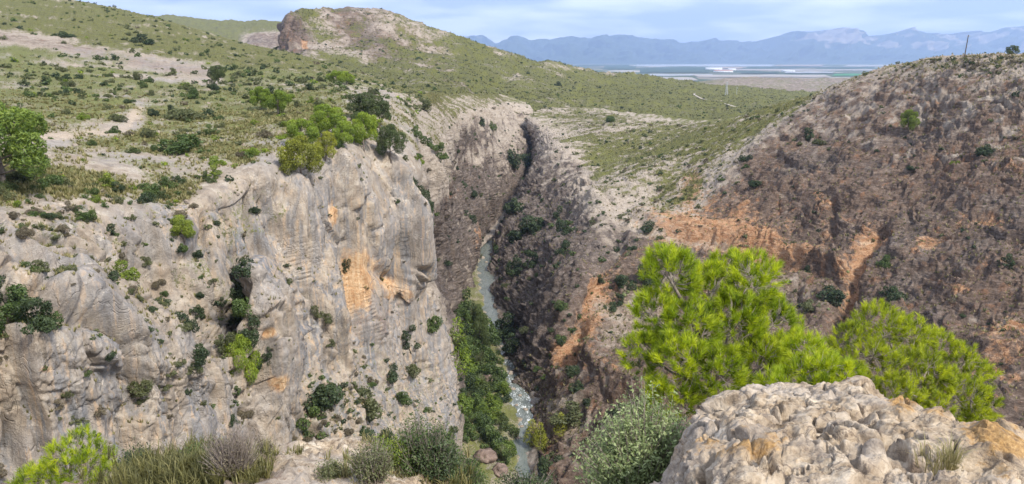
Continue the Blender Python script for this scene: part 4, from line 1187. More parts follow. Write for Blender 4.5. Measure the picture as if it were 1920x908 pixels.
# ------------------------------------------------------------------ bushes one can tell apart
BUSHES = [
 # left plateau and cliff
 (345, 222, 34, 66, 'olive', 'wide olive bush on the plateau right of the sandy path'),
 (352, 282, 44, 80, 'green', 'wide grass-green bush below the olive bush on the plateau'),
 (335, 345, 34, 32, 'dark', 'dark bluish bush in the middle of the plateau near the rim'),
 (268, 84, 24, 38, 'dark', 'dark bush on the stony slope at upper left'),
 (390, 216, 26, 30, 'dark', 'dark bush right of the wide olive bush'),
 (120, 70, 18, 40, 'dark', 'dark bush below the left skyline'),
 (20, 625, 100, 70, 'green', 'tall green bush at the left edge of the cliff ledge'),
 (62, 622, 84, 66, 'dark', 'dark green bush in the middle of the cliff ledge mass'),
 (92, 615, 62, 50, 'green', 'green bush at the right end of the cliff ledge mass'),
 (8, 560, 55, 50, 'dark', 'dark bush above the ledge mass at the left edge'),
 (232, 520, 38, 50, 'lime', 'yellow-green shrub on the diagonal rock edge'),
 (210, 520, 26, 34, 'dark', 'dark shrub left of the yellow-green one on the rock edge'),
 (205, 672, 26, 26, 'dark', 'small dark bush on the grey wall at lower left'),
 (353, 625, 54, 38, 'dark', 'round dark bush on the rock edge below the gully'),
 (366, 585, 28, 26, 'dark', 'small dark bush above the round one on the rock edge'),
 (373, 672, 38, 36, 'dark', 'dark bush under the round one on the cliff'),
 (305, 572, 20, 30, 'dark', 'small dark bush left of the gully on the rock edge'),
 (452, 510, 50, 50, 'dark', 'topmost bush of the dark column in the cliff gully'),
 (446, 550, 52, 46, 'dark', 'second bush from the top of the dark gully column'),
 (458, 590, 52, 44, 'green', 'third bush from the top of the dark gully column'),
 (468, 632, 52, 42, 'dark', 'lowest bush of the dark gully column'),
 (436, 608, 26, 26, 'dark', 'small bush left of the dark gully column'),
 (418, 572, 18, 18, 'dark', 'tiny round bush left of the gully'),
 (495, 692, 50, 28, 'dark', 'dark bush right of the leaning light green pine'),
 (420, 660, 46, 34, 'olive', 'olive bush left of the leaning light green pine'),
 (610, 606, 42, 32, 'olive', 'olive bush alone on the grey cliff face'),
 (646, 512, 34, 16, 'dark', 'narrow dark bush under the grey overhang'),
 (265, 735, 40, 42, 'olive', 'olive shrub on the lower grey wall'),
 (610, 752, 72, 84, 'dark', 'large dark bush at the foot of the pale cliff'),
 (688, 770, 72, 72, 'olive', 'large grey-olive bush right of the dark one under the cliff'),
 (585, 824, 80, 60, 'green', 'dense bright green bush beside the cliff nose'),
 (735, 712, 48, 40, 'dark', 'dark bush on the talus right of the olive bush'),
 (680, 826, 44, 50, 'dark', 'dark bush low on the talus left'),
 (718, 834, 42, 38, 'dark', 'dark bush low on the talus right'),
 (757, 756, 30, 30, 'green', 'small green bush in the middle of the talus'),
 (772, 662, 60, 40, 'dark', 'tall grey-green bush on the upper talus'),
 (775, 700, 34, 30, 'olive', 'olive bush under the tall one on the upper talus'),
 (812, 618, 42, 40, 'green', 'green bush near the talus edge above the gorge'),
 (796, 392, 44, 36, 'dark', 'lowest bush of the dark band between the two buttresses'),
 (780, 368, 46, 34, 'dark', 'middle bush of the dark band between the two buttresses'),
 (764, 342, 36, 30, 'dark', 'topmost bush of the dark band between the two buttresses'),
 (790, 438, 44, 40, 'green', 'green bush on the ledge under the dark band'),
 (826, 300, 40, 26, 'green', 'green bush on the top of the second buttress'),
 (800, 280, 26, 28, 'green', 'small green bush above the second buttress'),
 (794, 204, 22, 40, 'olive', 'olive bush on the rim above the second buttress'),
 # gorge walls
 (985, 305, 40, 38, 'dark', 'right one of the dark bushes where the gorge narrows'),
 (962, 312, 38, 32, 'dark', 'left one of the dark bushes where the gorge narrows'),
 (902, 236, 18, 16, 'dark', 'dark bush high on the far left wall'),
 (922, 244, 24, 22, 'green', 'green bush high on the far left wall'),
 (868, 352, 22, 22, 'dark', 'upper dark bush on the middle of the left gorge wall'),
 (884, 366, 20, 24, 'dark', 'second dark bush on the middle of the left gorge wall'),
 (880, 420, 36, 26, 'dark', 'dark bush lower on the left gorge wall'),
 (965, 398, 38, 40, 'dark', 'dark bush at the bend of the gorge'),
 (1000, 430, 36, 50, 'dark', 'wide dark bush on the right wall above the bend'),
 (970, 448, 36, 50, 'dark', 'dark bush on the right wall just above the water bend'),
 (1048, 416, 30, 26, 'dark', 'upper dark bush left of the boulder knob'),
 (1056, 436, 28, 32, 'dark', 'lower dark bush left of the boulder knob'),
 (1054, 476, 30, 30, 'dark', 'dark bush below the boulder knob'),
 (992, 500, 40, 30, 'dark', 'dark bush in the middle of the right gorge wall'),
 (965, 510, 36, 40, 'dark', 'dark bush low on the right gorge wall'),
 (1052, 580, 24, 24, 'green', 'small green bush on the dark spur'),
 (945, 628, 50, 54, 'dark', 'large dark bush at the right edge of the river'),
 (962, 660, 44, 34, 'dark', 'dark bush at the foot of the spur by the river'),
 (1145, 580, 24, 28, 'dark', 'dark bush on the shelf right of the orange rock'),
 (1160, 570, 28, 20, 'dark', 'slim dark bush beside the one on the shelf'),
 (1172, 540, 30, 44, 'dark', 'wide dark bush under the pale overhang'),
 (1212, 530, 40, 40, 'dark', 'dark bush right of the one under the pale overhang'),
 (1074, 702, 28, 28, 'dark', 'upper round bush below the orange spur face'),
 (1082, 732, 30, 34, 'dark', 'lower round bush below the orange spur face'),
 (1060, 790, 34, 62, 'olive', 'wide grey-green bush on the right bank slope'),
 (1148, 790, 46, 30, 'dark', 'dark bush on the slope left of the silvery shrub'),
 (1105, 762, 28, 24, 'dark', 'small dark bush on the right bank slope'),
 (1025, 875, 44, 40, 'dark', 'dark bush low on the right bank at the bottom'),
 (1225, 430, 20, 40, 'dark', 'dark bush on the ledge right of the boulder knob'),
 # right slope
 (1668, 558, 42, 46, 'dark', 'dark green round bush on the brown wall above the right pine'),
 (1656, 498, 26, 26, 'green', 'green bush above the dark round one on the brown wall'),
 (1845, 292, 30, 36, 'dark', 'dark bush high on the right slope'),
 (1787, 307, 14, 14, 'lime', 'tiny lime-green bush on the right slope'),
 (1516, 262, 22, 20, 'dark', 'dark bush at the top of the orange streaks'),
 (1535, 270, 16, 22, 'olive', 'olive bush beside the one above the orange streaks'),
 (1880, 498, 26, 30, 'dark', 'dark bush near the right edge of the brown wall'),
 (1416, 348, 16, 26, 'dark', 'dark bush in the middle of the brown wall'),
 (1395, 300, 22, 22, 'dark', 'dark bush on the left part of the brown slope'),
 (1708, 318, 14, 24, 'dark', 'small dark bush below the young pine on the slope'),
 (1556, 560, 38, 50, 'dark', 'wide dark bush at the end of the bench behind the pines'),
 (1520, 580, 34, 36, 'olive', 'olive bush on the bench behind the pines'),
 (1510, 512, 20, 22, 'dark', 'small dark bush at the ledge behind the pines'),
 (1045, 163, 12, 14, 'dark', 'small dark tree alone on the green middle hill'),
 (1145, 228, 18, 18, 'green', 'green bush on the pale flat beyond the gorge'),
 (786, 112, 8, 14, 'dark', 'tiny dark bush on the middle hill flank'),
]
for (x, y, h, w, f, lab) in BUSHES:
    tall = h > 1.25 * w
    put_bush(x, y, h * (0.72 if tall else 1.0), w * 1.15, f, lab, proto=TALLB[prng.randrange(2)] if tall else None)

# riverside thicket: each bush and cane clump on the left bank
thicket = random.Random(5)
labelled = []
for i in range(84):
    y = 585 + 300 * (i + thicket.random()) / 84
    xl = np.interp(y, [r[0] for r in RIV], [r[1] for r in RIV])
    x0 = np.interp(y, [580, 640, 740, 800, 900], [868, 858, 866, 850, 800])
    x = x0 + (xl - 20 - x0) * thicket.random()
    s = 26 + 24 * thicket.random()
    if thicket.random() < 0.22:
        put_bush(x, y, s * 0.9, s * 0.8, 'olive', 'clump of arching cane leaves in the riverside thicket', 'cane', 'cane clumps on the left river bank', 'cane_clump', CANES[i % 2])
    else:
        f = thicket.choice(['dark', 'green', 'green', 'green', 'pineM', 'pineD'])
        zone = 'by the tall conifers' if y < 690 else ('beside the river rapids' if y < 790 else 'at the bottom of the gorge view')
        put_bush(x, y, s, s * 1.2, f, ('tall ' if s > 46 else 'low ') + {'dark': 'dark green', 'green': 'green', 'pineM': 'bright green', 'pineD': 'dull green'}[f] + ' bush in the riverside thicket ' + zone, 'bush', 'bushes of the left river bank thicket')

# ------------------------------------------------------------------ scattered scrub
def scatter(S, weight, n, minpx, seed):
    rs = np.random.RandomState(seed)
    px, py, t = project(S.P)
    ok = (px > -30) & (px < 1950) & (py > -20) & (py < 930) & ((S.NF * S.P).sum(1) < 0)
    w = weight * ok
    # equal chance per visible area
    idx = rs.choice(len(w), size=min(len(w), n * 6), replace=False if (w > 0).sum() > n * 6 else True, p=w / w.sum())
    grid = {}
    res = []
    for i in idx:
        c = (int(px[i] // minpx), int(py[i] // (minpx * 0.6)))
        if c in grid: continue
        grid[c] = 1
        res.append(i)
        if len(res) >= n: break
    return np.array(res)

SCRUB = []
def spot(place, S, i):
    px, py, t = project(S.P[i][None])
    x = px[0]
    if place == 'on the left plateau':
        v = S.V[i]
        z = 'along the left cliff rim' if v < 6 else ('by the sandy path on the left plateau' if x < 300 and v < 7.2 else ('on the middle left plateau' if v < 7.2 else 'on the upper left plateau'))
        return z + (', left of the pines' if 300 < x < 520 else (', beyond the pines' if x > 640 else (', near the pines' if x >= 520 else '')))
    if place == 'on the pale left cliff':
        return 'on the pale left cliff, ' + ('left of the dark gully column' if x < 425 else ('around the rock tower' if x < 575 else 'by the orange stained face'))
    if place == 'on the brown right wall':
        return 'on the brown right wall, ' + ('above the tall pine' if x < 1500 else ('above the spreading pine' if x < 1800 else 'near the right edge'))
    return place

TONE = dict(olive='olive', green='green', dark='dark green', dry='brown dry', pineD='dull green', pine='bright green', lime='lime green', silver='silvery')
def scatter_bushes(S, weight, n, minpx, seed, smin, smax, fols, place, stuffname):
    r = random.Random(seed)
    for i in scatter(S, weight, n, minpx, seed):
        s = smin + (smax - smin) * r.random() ** 2
        t = S.P[i][1] * CP - S.P[i][2] * SP
        SCRUB.append((s / t, s, S.P[i], r.choice(fols), spot(place, S, i), stuffname, r.random(), r.random(), r.randrange(9)))

LOWB = [make_bush(80 + i, tall=0.75, n=5, dens=40, size=0.14, stems=False) for i in range(4)]
def finish_scrub():
    """the 300 that show largest are objects of their own, the rest is joined per place"""
    SCRUB.sort(key=lambda q: -q[0])
    for (_, s, P, fol, place, stuffname, a, b, i) in SCRUB[:300]:
        o = new_shared('scrub_bush', BUSH[i], FOL[fol])
        o.location = Vector(P) - Vector((0, 0, 0.1 * s))
        o.scale = (s * 1.2, s * 1.2, s * (0.7 + 0.5 * a))
        o.rotation_euler = (0, 0, b * 6.28)
        col.objects.link(o)
        tag(o, ('large ' if s > 1.5 else ('small ' if s < 0.9 else '')) + TONE[fol] + ' scrub bush ' + place, 'bush', 'scattered scrub ' + place)
    low = []
    for m in LOWB:
        co = np.empty(len(m.vertices) * 3, np.float32); m.vertices.foreach_get('co', co)
        tn = np.empty(len(m.vertices), np.float32); m.attributes['tint'].data.foreach_get('value', tn)
        low.append((co.reshape(-1, 3), tn))
    groups = {}
    for q in SCRUB[300:]:
        groups.setdefault((q[5], q[3]), []).append(q)
    for (stuffname, fol), lst in groups.items():
        Vs, Ts = [], []
        for (_, s, P, f, place, sn, a, b, i) in lst:
            co, tn = low[i % 4]
            c_, s_ = math.cos(b * 6.28), math.sin(b * 6.28)
            R2 = np.array([[c_, -s_, 0], [s_, c_, 0], [0, 0, 1]])
            Vs.append((co @ R2.T) * np.array([1.2 * s, 1.2 * s, s * (0.7 + 0.5 * a)]) + P - np.array([0, 0, 0.1 * s]))
            Ts.append(np.clip(tn + 0.25 * (b - 0.5), 0, 1))
        V = np.concatenate(Vs)
        o = mesh_ob(stuffname, V, np.arange(len(V)).reshape(-1, 4), FOL[fol], attrs=dict(tint=np.concatenate(Ts)))
        tag(o, TONE[fol] + ' small scrub ' + lst[0][4].split(',')[0], 'scrub', kind='stuff')

up = np.clip(L.NF[:, 2], 0, 1)
near = (L.V > 5.3) & (L.V < 9) & (L.U < 15)
scatter_bushes(L, near * (L_veg + 0.05), 420, 13, 21, 0.7, 2.6, ['olive', 'pine', 'green', 'dark', 'dry', 'pineD', 'lime', 'olive', 'green'], 'on the left plateau', 'plateau_scrub')
scatter_bushes(L, L_cliff * (L.U < 15) * np.clip(up - 0.12, 0, 1), 330, 11, 22, 0.35, 1.6, ['olive', 'dry', 'dark', 'green', 'olive'], 'on the pale left cliff', 'cliff_scrub')
scatter_bushes(L, L_talus * (L.V > 0.6) * np.clip(up, 0.1, 1), 90, 14, 23, 0.6, 1.6, ['olive', 'dry', 'dark', 'green'], 'on the talus under the pale cliff', 'talus_scrub')
scatter_bushes(L, L_cliff * (L.U > 14.5) * np.clip(up, 0.1, 1), 320, 8, 24, 0.8, 3.0, ['olive', 'dark', 'dark', 'green', 'dry'], 'on the dark left gorge wall', 'gorge_scrub')
scatter_bushes(L, (L.V > 7.3) * (L.V < 9.05) * (L.U < 16) * (L_veg + 0.1), 520, 8, 29, 1.0, 3.0, ['olive', 'dark', 'green', 'olive', 'pineD'], 'on the left plateau', 'hillside_scrub')
upR = np.clip(Rr.NF[:, 2], 0, 1)
scatter_bushes(Rr, (Rr.V > 0.4) * (R_top < 0.5) * np.clip(upR - 0.1, 0.02, 1) * (1 - R_bench), 300, 13, 25, 0.6, 2.2, ['olive', 'dark', 'dry', 'olive', 'dark'], 'on the brown right wall', 'wall_scrub')
scatter_bushes(Rr, (Rr.V > 0.3) * (R_top < 0.5) * (Rr.U < 7.5), 170, 9, 35, 1.2, 3.6, ['dark', 'dark', 'green', 'olive'], 'on the right gorge wall', 'inner_wall_scrub')
scatter_bushes(Rr, R_bench, 130, 9, 26, 0.6, 1.6, ['olive', 'dark', 'dry', 'silver', 'olive'], 'on the benches of the right side', 'bench_scrub')
scatter_bushes(Rr, (R_top > 0.5) * (Rr.V < 6.2) * 1.0, 620, 7, 27, 0.8, 2.6, ['olive', 'dark', 'green', 'dry', 'olive'], 'on the top slopes of the right side', 'top_slope_scrub')
scatter_bushes(Hh, (Hh.V < 4.2) * 1.0, 650, 6, 28, 1.2, 4.5, ['dark', 'dark', 'olive', 'green'], 'on the middle hill', 'middle_hill_scrub')

finish_scrub()

def tussocks(name, S, weight, n, seed, smin, smax, label, blades=7, tuft_w=0.6, hue=(0.3, 0.95), wide=0.16):
    rs = np.random.RandomState(seed)
    px, py, t = project(S.P)
    ok = (px > -60) & (px < 1980) & (py > -30) & (py < 940)
    w = np.clip(weight, 0, None) * ok
    i = rs.choice(len(w), size=n, replace=True, p=w / w.sum())
    P = S.P[i] + rs.normal(size=(n, 3)) * np.array([1, 1, 0]) * (t[i] * 0.8 / F)[:, None]
    s = smin + (smax - smin) * rs.rand(n) ** 1.6
    ti = np.clip(hue[0] + (hue[1] - hue[0]) * rs.rand(n), 0, 1)
    nb = n * blades
    Pb = np.repeat(P, blades, 0); sb = np.repeat(s, blades)[:, None]
    a = rs.rand(nb) * 6.283
    outv = np.stack([np.cos(a), np.sin(a), 0 * a], 1)
    root = Pb + outv * sb * 0.22 * rs.rand(nb, 1) - np.array([0, 0, 0.06]) * sb
    tip = root + outv * sb * (0.15 + 0.75 * tuft_w * rs.rand(nb, 1)) + np.array([0, 0, 1.0]) * sb * (0.5 + 0.45 * rs.rand(nb, 1))
    sd_ = np.stack([-np.sin(a), np.cos(a), 0 * a], 1) * sb * wide
    V = np.stack([root - sd_, root + sd_, tip], 1).reshape(-1, 3)
    tint = np.repeat(np.clip(np.repeat(ti, blades) + 0.13 * rs.normal(size=nb), 0, 1), 3)
    o = mesh_ob(name, V, np.arange(3 * nb).reshape(-1, 3), FOL['grass'], attrs=dict(tint=tint))
    tag(o, label, 'grass', kind='stuff')
    return o

tussocks('tussock_grass', L, (L.V > 5.4) * (L.V < 9) * np.clip(L_veg - 0.25, 0, 1) ** 1.3 * (1 + 1.0 * (L.T < 170)), 24000, 31, 0.30, 0.80, 'dry green tussock grass covering the left plateau')
tussocks('slope_grass', Rr, (R_top > 0.4) * np.clip(R_veg, 0.06, 1), 9000, 32, 0.5, 1.1, 'low tussocks over the right top slopes', blades=7)
tussocks('ledge_grass', L, L_cliff * (L.U < 15) * np.clip(up - 0.2, 0, 1) + L_talus * 0.35 * up, 1800, 33, 0.25, 0.6, 'dry tufts on the ledges of the left cliff', blades=7)
tussocks('wall_grass', Rr, (R_top < 0.5) * np.clip(upR - 0.2, 0, 1) * (Rr.V > 0.3) + 2.0 * R_bench, 8000, 34, 0.4, 1.0, 'grey tufts on the right wall and benches', blades=7)
tussocks('hill_scrub', Hh, (Hh.V < 4.3) * np.clip(H_veg, 0.1, 1), 14000, 35, 1.0, 2.4, 'low scrub over the middle hill', blades=5, hue=(0.0, 0.55), wide=0.3)

# ------------------------------------------------------------------ foreground ground: the ledge the camera stands on
k = NT('foreground_rock')
n_a = k.noise(1.6, 6, 0.6, 0.4); n_b = k.noise(7, 7, 0.68, 0.4); n_c = k.noise(40, 5, 0.7)
soil, lich, dummy = k.chan('maskA')
c = k.ramp(n_b, (0.28, (0.10, 0.072, 0.046)), (0.41, (0.27, 0.205, 0.138)), (0.53, (0.43, 0.345, 0.247)), (0.70, (0.60, 0.525, 0.415)))
c = k.mix(k.rng(k.math('ABSOLUTE', k.math('SUBTRACT', k.noise(3.0, 6, 0.65, 1.2), 0.5)), 0.0, 0.02, 0.75, 0.0), c, (0.14, 0.105, 0.08))
c = k.mix(k.rng(n_a, 0.45, 0.65, 0, 0.6), c, k.ramp(n_b, (0.3, (0.25, 0.22, 0.19)), (0.7, (0.52, 0.465, 0.405))))
lich = k.math('ADD', lich, 0.10)
lm = k.math('ADD', lich, k.math('MULTIPLY', k.math('SUBTRACT', n_b, 0.5), 1.6))
lm = k.math('ADD', lm, k.math('MULTIPLY', k.math('SUBTRACT', n_a, 0.5), 1.0))
lc = k.ramp(n_c, (0.3, (0.17, 0.09, 0.03)), (0.55, (0.36, 0.205, 0.065)), (0.75, (0.50, 0.35, 0.16)))
c = k.mix(k.rng(lm, 0.42, 0.70, 0, 0.85), c, lc)
sm = k.math('ADD', soil, k.math('MULTIPLY', k.math('SUBTRACT', n_b, 0.5), 0.9))
so = k.ramp(n_c, (0.3, (0.10, 0.075, 0.055)), (0.7, (0.27, 0.20, 0.15)))
c = k.mix(k.rng(sm, 0.45, 0.68), c, so)
c = k.mix(1.0, c, k.ramp(n_c, (0.2, 0.7), (0.5, 1.0), (0.8, 1.15)), 'MULTIPLY')
h = k.math('ADD', k.math('MULTIPLY', n_b, 0.7), k.math('MULTIPLY', n_c, 0.3))
k.principled(c, 0.93, k.bump(h, 0.8, 0.06), 0.15)
M_FROCK = k.m

FG = [
 # px at the edge, edge row, edge depth
 (-700, 940, 16), (-350, 945, 15), (-100, 930, 14), (60, 925, 13), (180, 915, 12.0), (270, 885, 11), (350, 862, 10.5), (430, 856, 10), (500, 842, 10), (570, 832, 10.2), (640, 836, 10), (710, 850, 9.6),
 (780, 880, 9.2), (850, 920, 8.6), (930, 945, 8), (1020, 940, 7.2), (1120, 930, 6.6), (1230, 905, 6.2), (1330, 880, 7), (1450, 860, 9), (1600, 850, 10.5), (1750, 870, 10.5), (1900, 905, 9.5), (2100, 960, 9), (2500, 980, 9)]
cols = []
for (x, y, t) in FG:
    x_ = 960 + (x - 960) * 1.15
    _, _, ez = at(x, y, t)
    nearz = -1.75 if x > 1000 else -1.9
    cols.append([pz(x_, 1.2, nearz), pz(x_, 0.45 * t, nearz * 0.55 + 0.45 * ez), (x, y + 34, t * 0.86), (x, y, t), pz(x, t * 1.12, ez - 0.9), pz(x, t * 1.9, ez - 9), pz(x, t * 3.6, ez - 34), pz(x, t * 5.5, -92)])
Fg = Loft(cols, 6.0, smooth=1, caps={0: 6, 1: 40, 2: 60, 3: 36, 4: 20, 5: 20, 6: 12})
p = Fg.P; PX, PY = Fg.PX, Fg.PY
fw = fbm(p / 1.2, 3, 0.5, 901)
pwf = p + 0.25 * np.stack([fw, fbm(p / 1.2, 2, 0.5, 905), fbm(p / 1.2, 2, 0.5, 909)], 1)
wf = worley(pwf * np.array([1, 1, 1.6]) / 0.7)
d = 0.18 * fbm(p / 2.4, 3, 0.5, 911) - 0.05 * (1 - sstep(0, 0.1, wf[:, 1]))
d += (0.7 * facets(pwf, 0.6, (1, 1, 1.6), 0.3, 0.14)[0] + 0.6 * facets(pwf, 0.22, (1, 1, 1.6), 0.3, 0.16)[0]) * (1 - sstep(4.2, 5, Fg.V))
d += sstep(4.2, 6, Fg.V) * 2.5 * fbm(p / 7, 4, 0.55, 917)
Fg.displace(d)
slab = blob(PX, PY, 620, 880, 130, 60)
soilm = np.clip(0.70 - 0.70 * slab + 0.3 * fbm(p / 1.5, 3, 0.5, 921) - 0.3 * sstep(3.6, 4.4, Fg.V), 0, 1)
Fg.build('foreground_ledge', M_FROCK, dict(maskA=np.stack([soilm, 0.15 + 0 * soilm, 0 * soilm], 1)))

# ------------------------------------------------------------------ foreground limestone outcrop
def rc(x0, x1, y1, x2, y2, x3, y3, t1=3.6, t2=4.4, t3=5.3, n=2.85):
    return [(x0, 1010, n), (x1, y1, t1), (x2, y2, t2), (x3, y3, t3), (x3, y3 + 50, t3 + 0.5), (x3, y3 + 190, t3 + 0.9)]
O_COLS = [
 rc(1180, 1205, 985, 1225, 960, 1240, 935, 3.3, 3.9, 4.5, 3.0),
 rc(1262, 1278, 930, 1286, 880, 1292, 850, 3.5, 4.1, 4.6, 3.0),
 rc(1290, 1300, 880, 1308, 825, 1316, 787, 3.7, 4.3, 4.9, 2.95),
 rc(1325, 1338, 865, 1348, 800, 1358, 745, 3.7, 4.4, 5.2, 2.9),
 rc(1390, 1400, 855, 1405, 785, 1412, 728),
 rc(1460, 1465, 850, 1468, 780, 1472, 725, 3.7, 4.5, 5.4),
 rc(1530, 1535, 850, 1536, 785, 1540, 733, 3.6, 4.4, 5.3),
 rc(1590, 1595, 842, 1598, 778, 1600, 722, 3.6, 4.4, 5.3, 2.8),
 rc(1640, 1640, 845, 1640, 782, 1638, 733, 3.55, 4.3, 5.1, 2.8),
 rc(1690, 1688, 855, 1686, 800, 1684, 757, 3.5, 4.2, 4.9, 2.75),
 rc(1745, 1742, 860, 1740, 808, 1738, 772, 3.45, 4.1, 4.7, 2.75),
 rc(1800, 1798, 872, 1796, 830, 1794, 806, 3.4, 3.9, 4.4, 2.75),
 rc(1860, 1860, 880, 1860, 842, 1860, 822, 3.4, 3.8, 4.2, 2.75),
 rc(1905, 1906, 905, 1906, 862, 1904, 836, 3.35, 3.7, 4.1, 2.75),
 rc(1930, 1940, 990, 1945, 960, 1950, 930, 3.3, 3.7, 4.2, 2.8),
 rc(1990, 2010, 1050, 2020, 1030, 2030, 1010, 3.3, 3.7, 4.2, 2.9),
]
Oc = Loft(O_COLS, 2.4, smooth=2, caps={0: 50, 1: 90, 2: 110, 3: 40, 4: 8})
p = Oc.P; PX, PY = Oc.PX, Oc.PY
ww = np.stack([fbm(p / 0.5, 3, 0.5, 951), fbm(p / 0.5, 3, 0.5, 953), fbm(p / 0.5, 3, 0.5, 957)], 1)
po = p + 0.06 * ww
w1_ = worley(po * np.array([1, 1, 1.3]) / 0.42)
w2_ = worley(po / 0.17)
h1, he1 = facets(po, 0.5, (1, 1, 1.2), 0.11, 0.05, edge=0.05)
h2, he2 = facets(po, 0.17, (1, 1, 1.2), 0.17, 0.08, 5.0, edge=0.07)
h3, he3 = facets(po, 0.075, (1, 1, 1.0), 0.32, 0.16, 9.0, edge=0.2)
d = 0.055 * fbm(p / 0.8, 3, 0.5, 961) + 1.5 * h1 + 0.38 * h2 + 0.55 * h3 + 0.024 * ridged(po / 0.34, 4, 0.58, 973) + 0.03 * fbm(po / 0.3, 3, 0.5, 975) - 0.04 * (1 - sstep(0, 0.06, he1)) - 0.008 * (1 - sstep(0, 0.06, he2))
d += 0.006 * fbm(po / 0.05, 2, 0.6, 963) - 0.07 * sstep(0.40, 0.56, fbm(po / 0.13, 2, 0.5, 967)) - 0.05 * sstep(0.92, 1.0, ridged(po / 0.33, 1, 0.5, 971))
knob = blob(PX, PY, 1690, 785, 40, 26, 20) + 0.8 * blob(PX, PY, 1760, 790, 22, 18) + 0.7 * blob(PX, PY, 1862, 845, 34, 22) + 0.5 * blob(PX, PY, 1880, 885, 26, 22) + 0.5 * blob(PX, PY, 1610, 735, 20, 12) + 0.5 * blob(PX, PY, 1450, 880, 60, 22)
d += 0.07 * knob
soilb = 1.0 * blob(PX, PY, 1640, 805, 36, 12, 25) + 0.9 * blob(PX, PY, 1720, 865, 34, 16, 10) + 0.7 * blob(PX, PY, 1370, 825, 40, 10, -10) + 0.6 * blob(PX, PY, 1530, 800, 22, 10) + 0.8 * blob(PX, PY, 1480, 790, 26, 8) + 0.6 * blob(PX, PY, 1380, 850, 40, 9, -10)
d -= 0.07 * soilb
Oc.displace(d)
hol = sstep(0.0, -0.12, d)
lichm = np.clip(0.30 * sstep(-0.02, 0.10, d) + 0.30 * knob + 0.35 * blob(PX, PY, 1370, 860, 70, 20) + 0.22 * blob(PX, PY, 1850, 870, 100, 50), 0, 0.75)
o = Oc.build('limestone_outcrop', M_FROCK, dict(maskA=np.stack([np.clip(0.75 * soilb + 0.28 * hol, 0, 1), lichm, 0 * lichm], 1)), kind=None)
tag(o, 'pale pitted limestone outcrop with orange lichen in the right foreground', 'rock')

# ------------------------------------------------------------------ near pines
FOL['needleA'] = foliage_material('fresh_pine_needles', (0.05, 0.095, 0.006), (0.27, 0.37, 0.010), (0.56, 0.62, 0.02), trans=0.45, vary=0.0)
FOL['needleB'] = foliage_material('olive_pine_needles', (0.06, 0.09, 0.010), (0.29, 0.36, 0.014), (0.58, 0.62, 0.025), trans=0.45, vary=0.0)
k = NT('grey_branch')
c = k.ramp(k.noise(40, 4, 0.6), (0.3, (0.16, 0.13, 0.11)), (0.7, (0.38, 0.33, 0.29)))
k.principled(c, 0.9, None, 0.1)
M_BRANCH = k.m

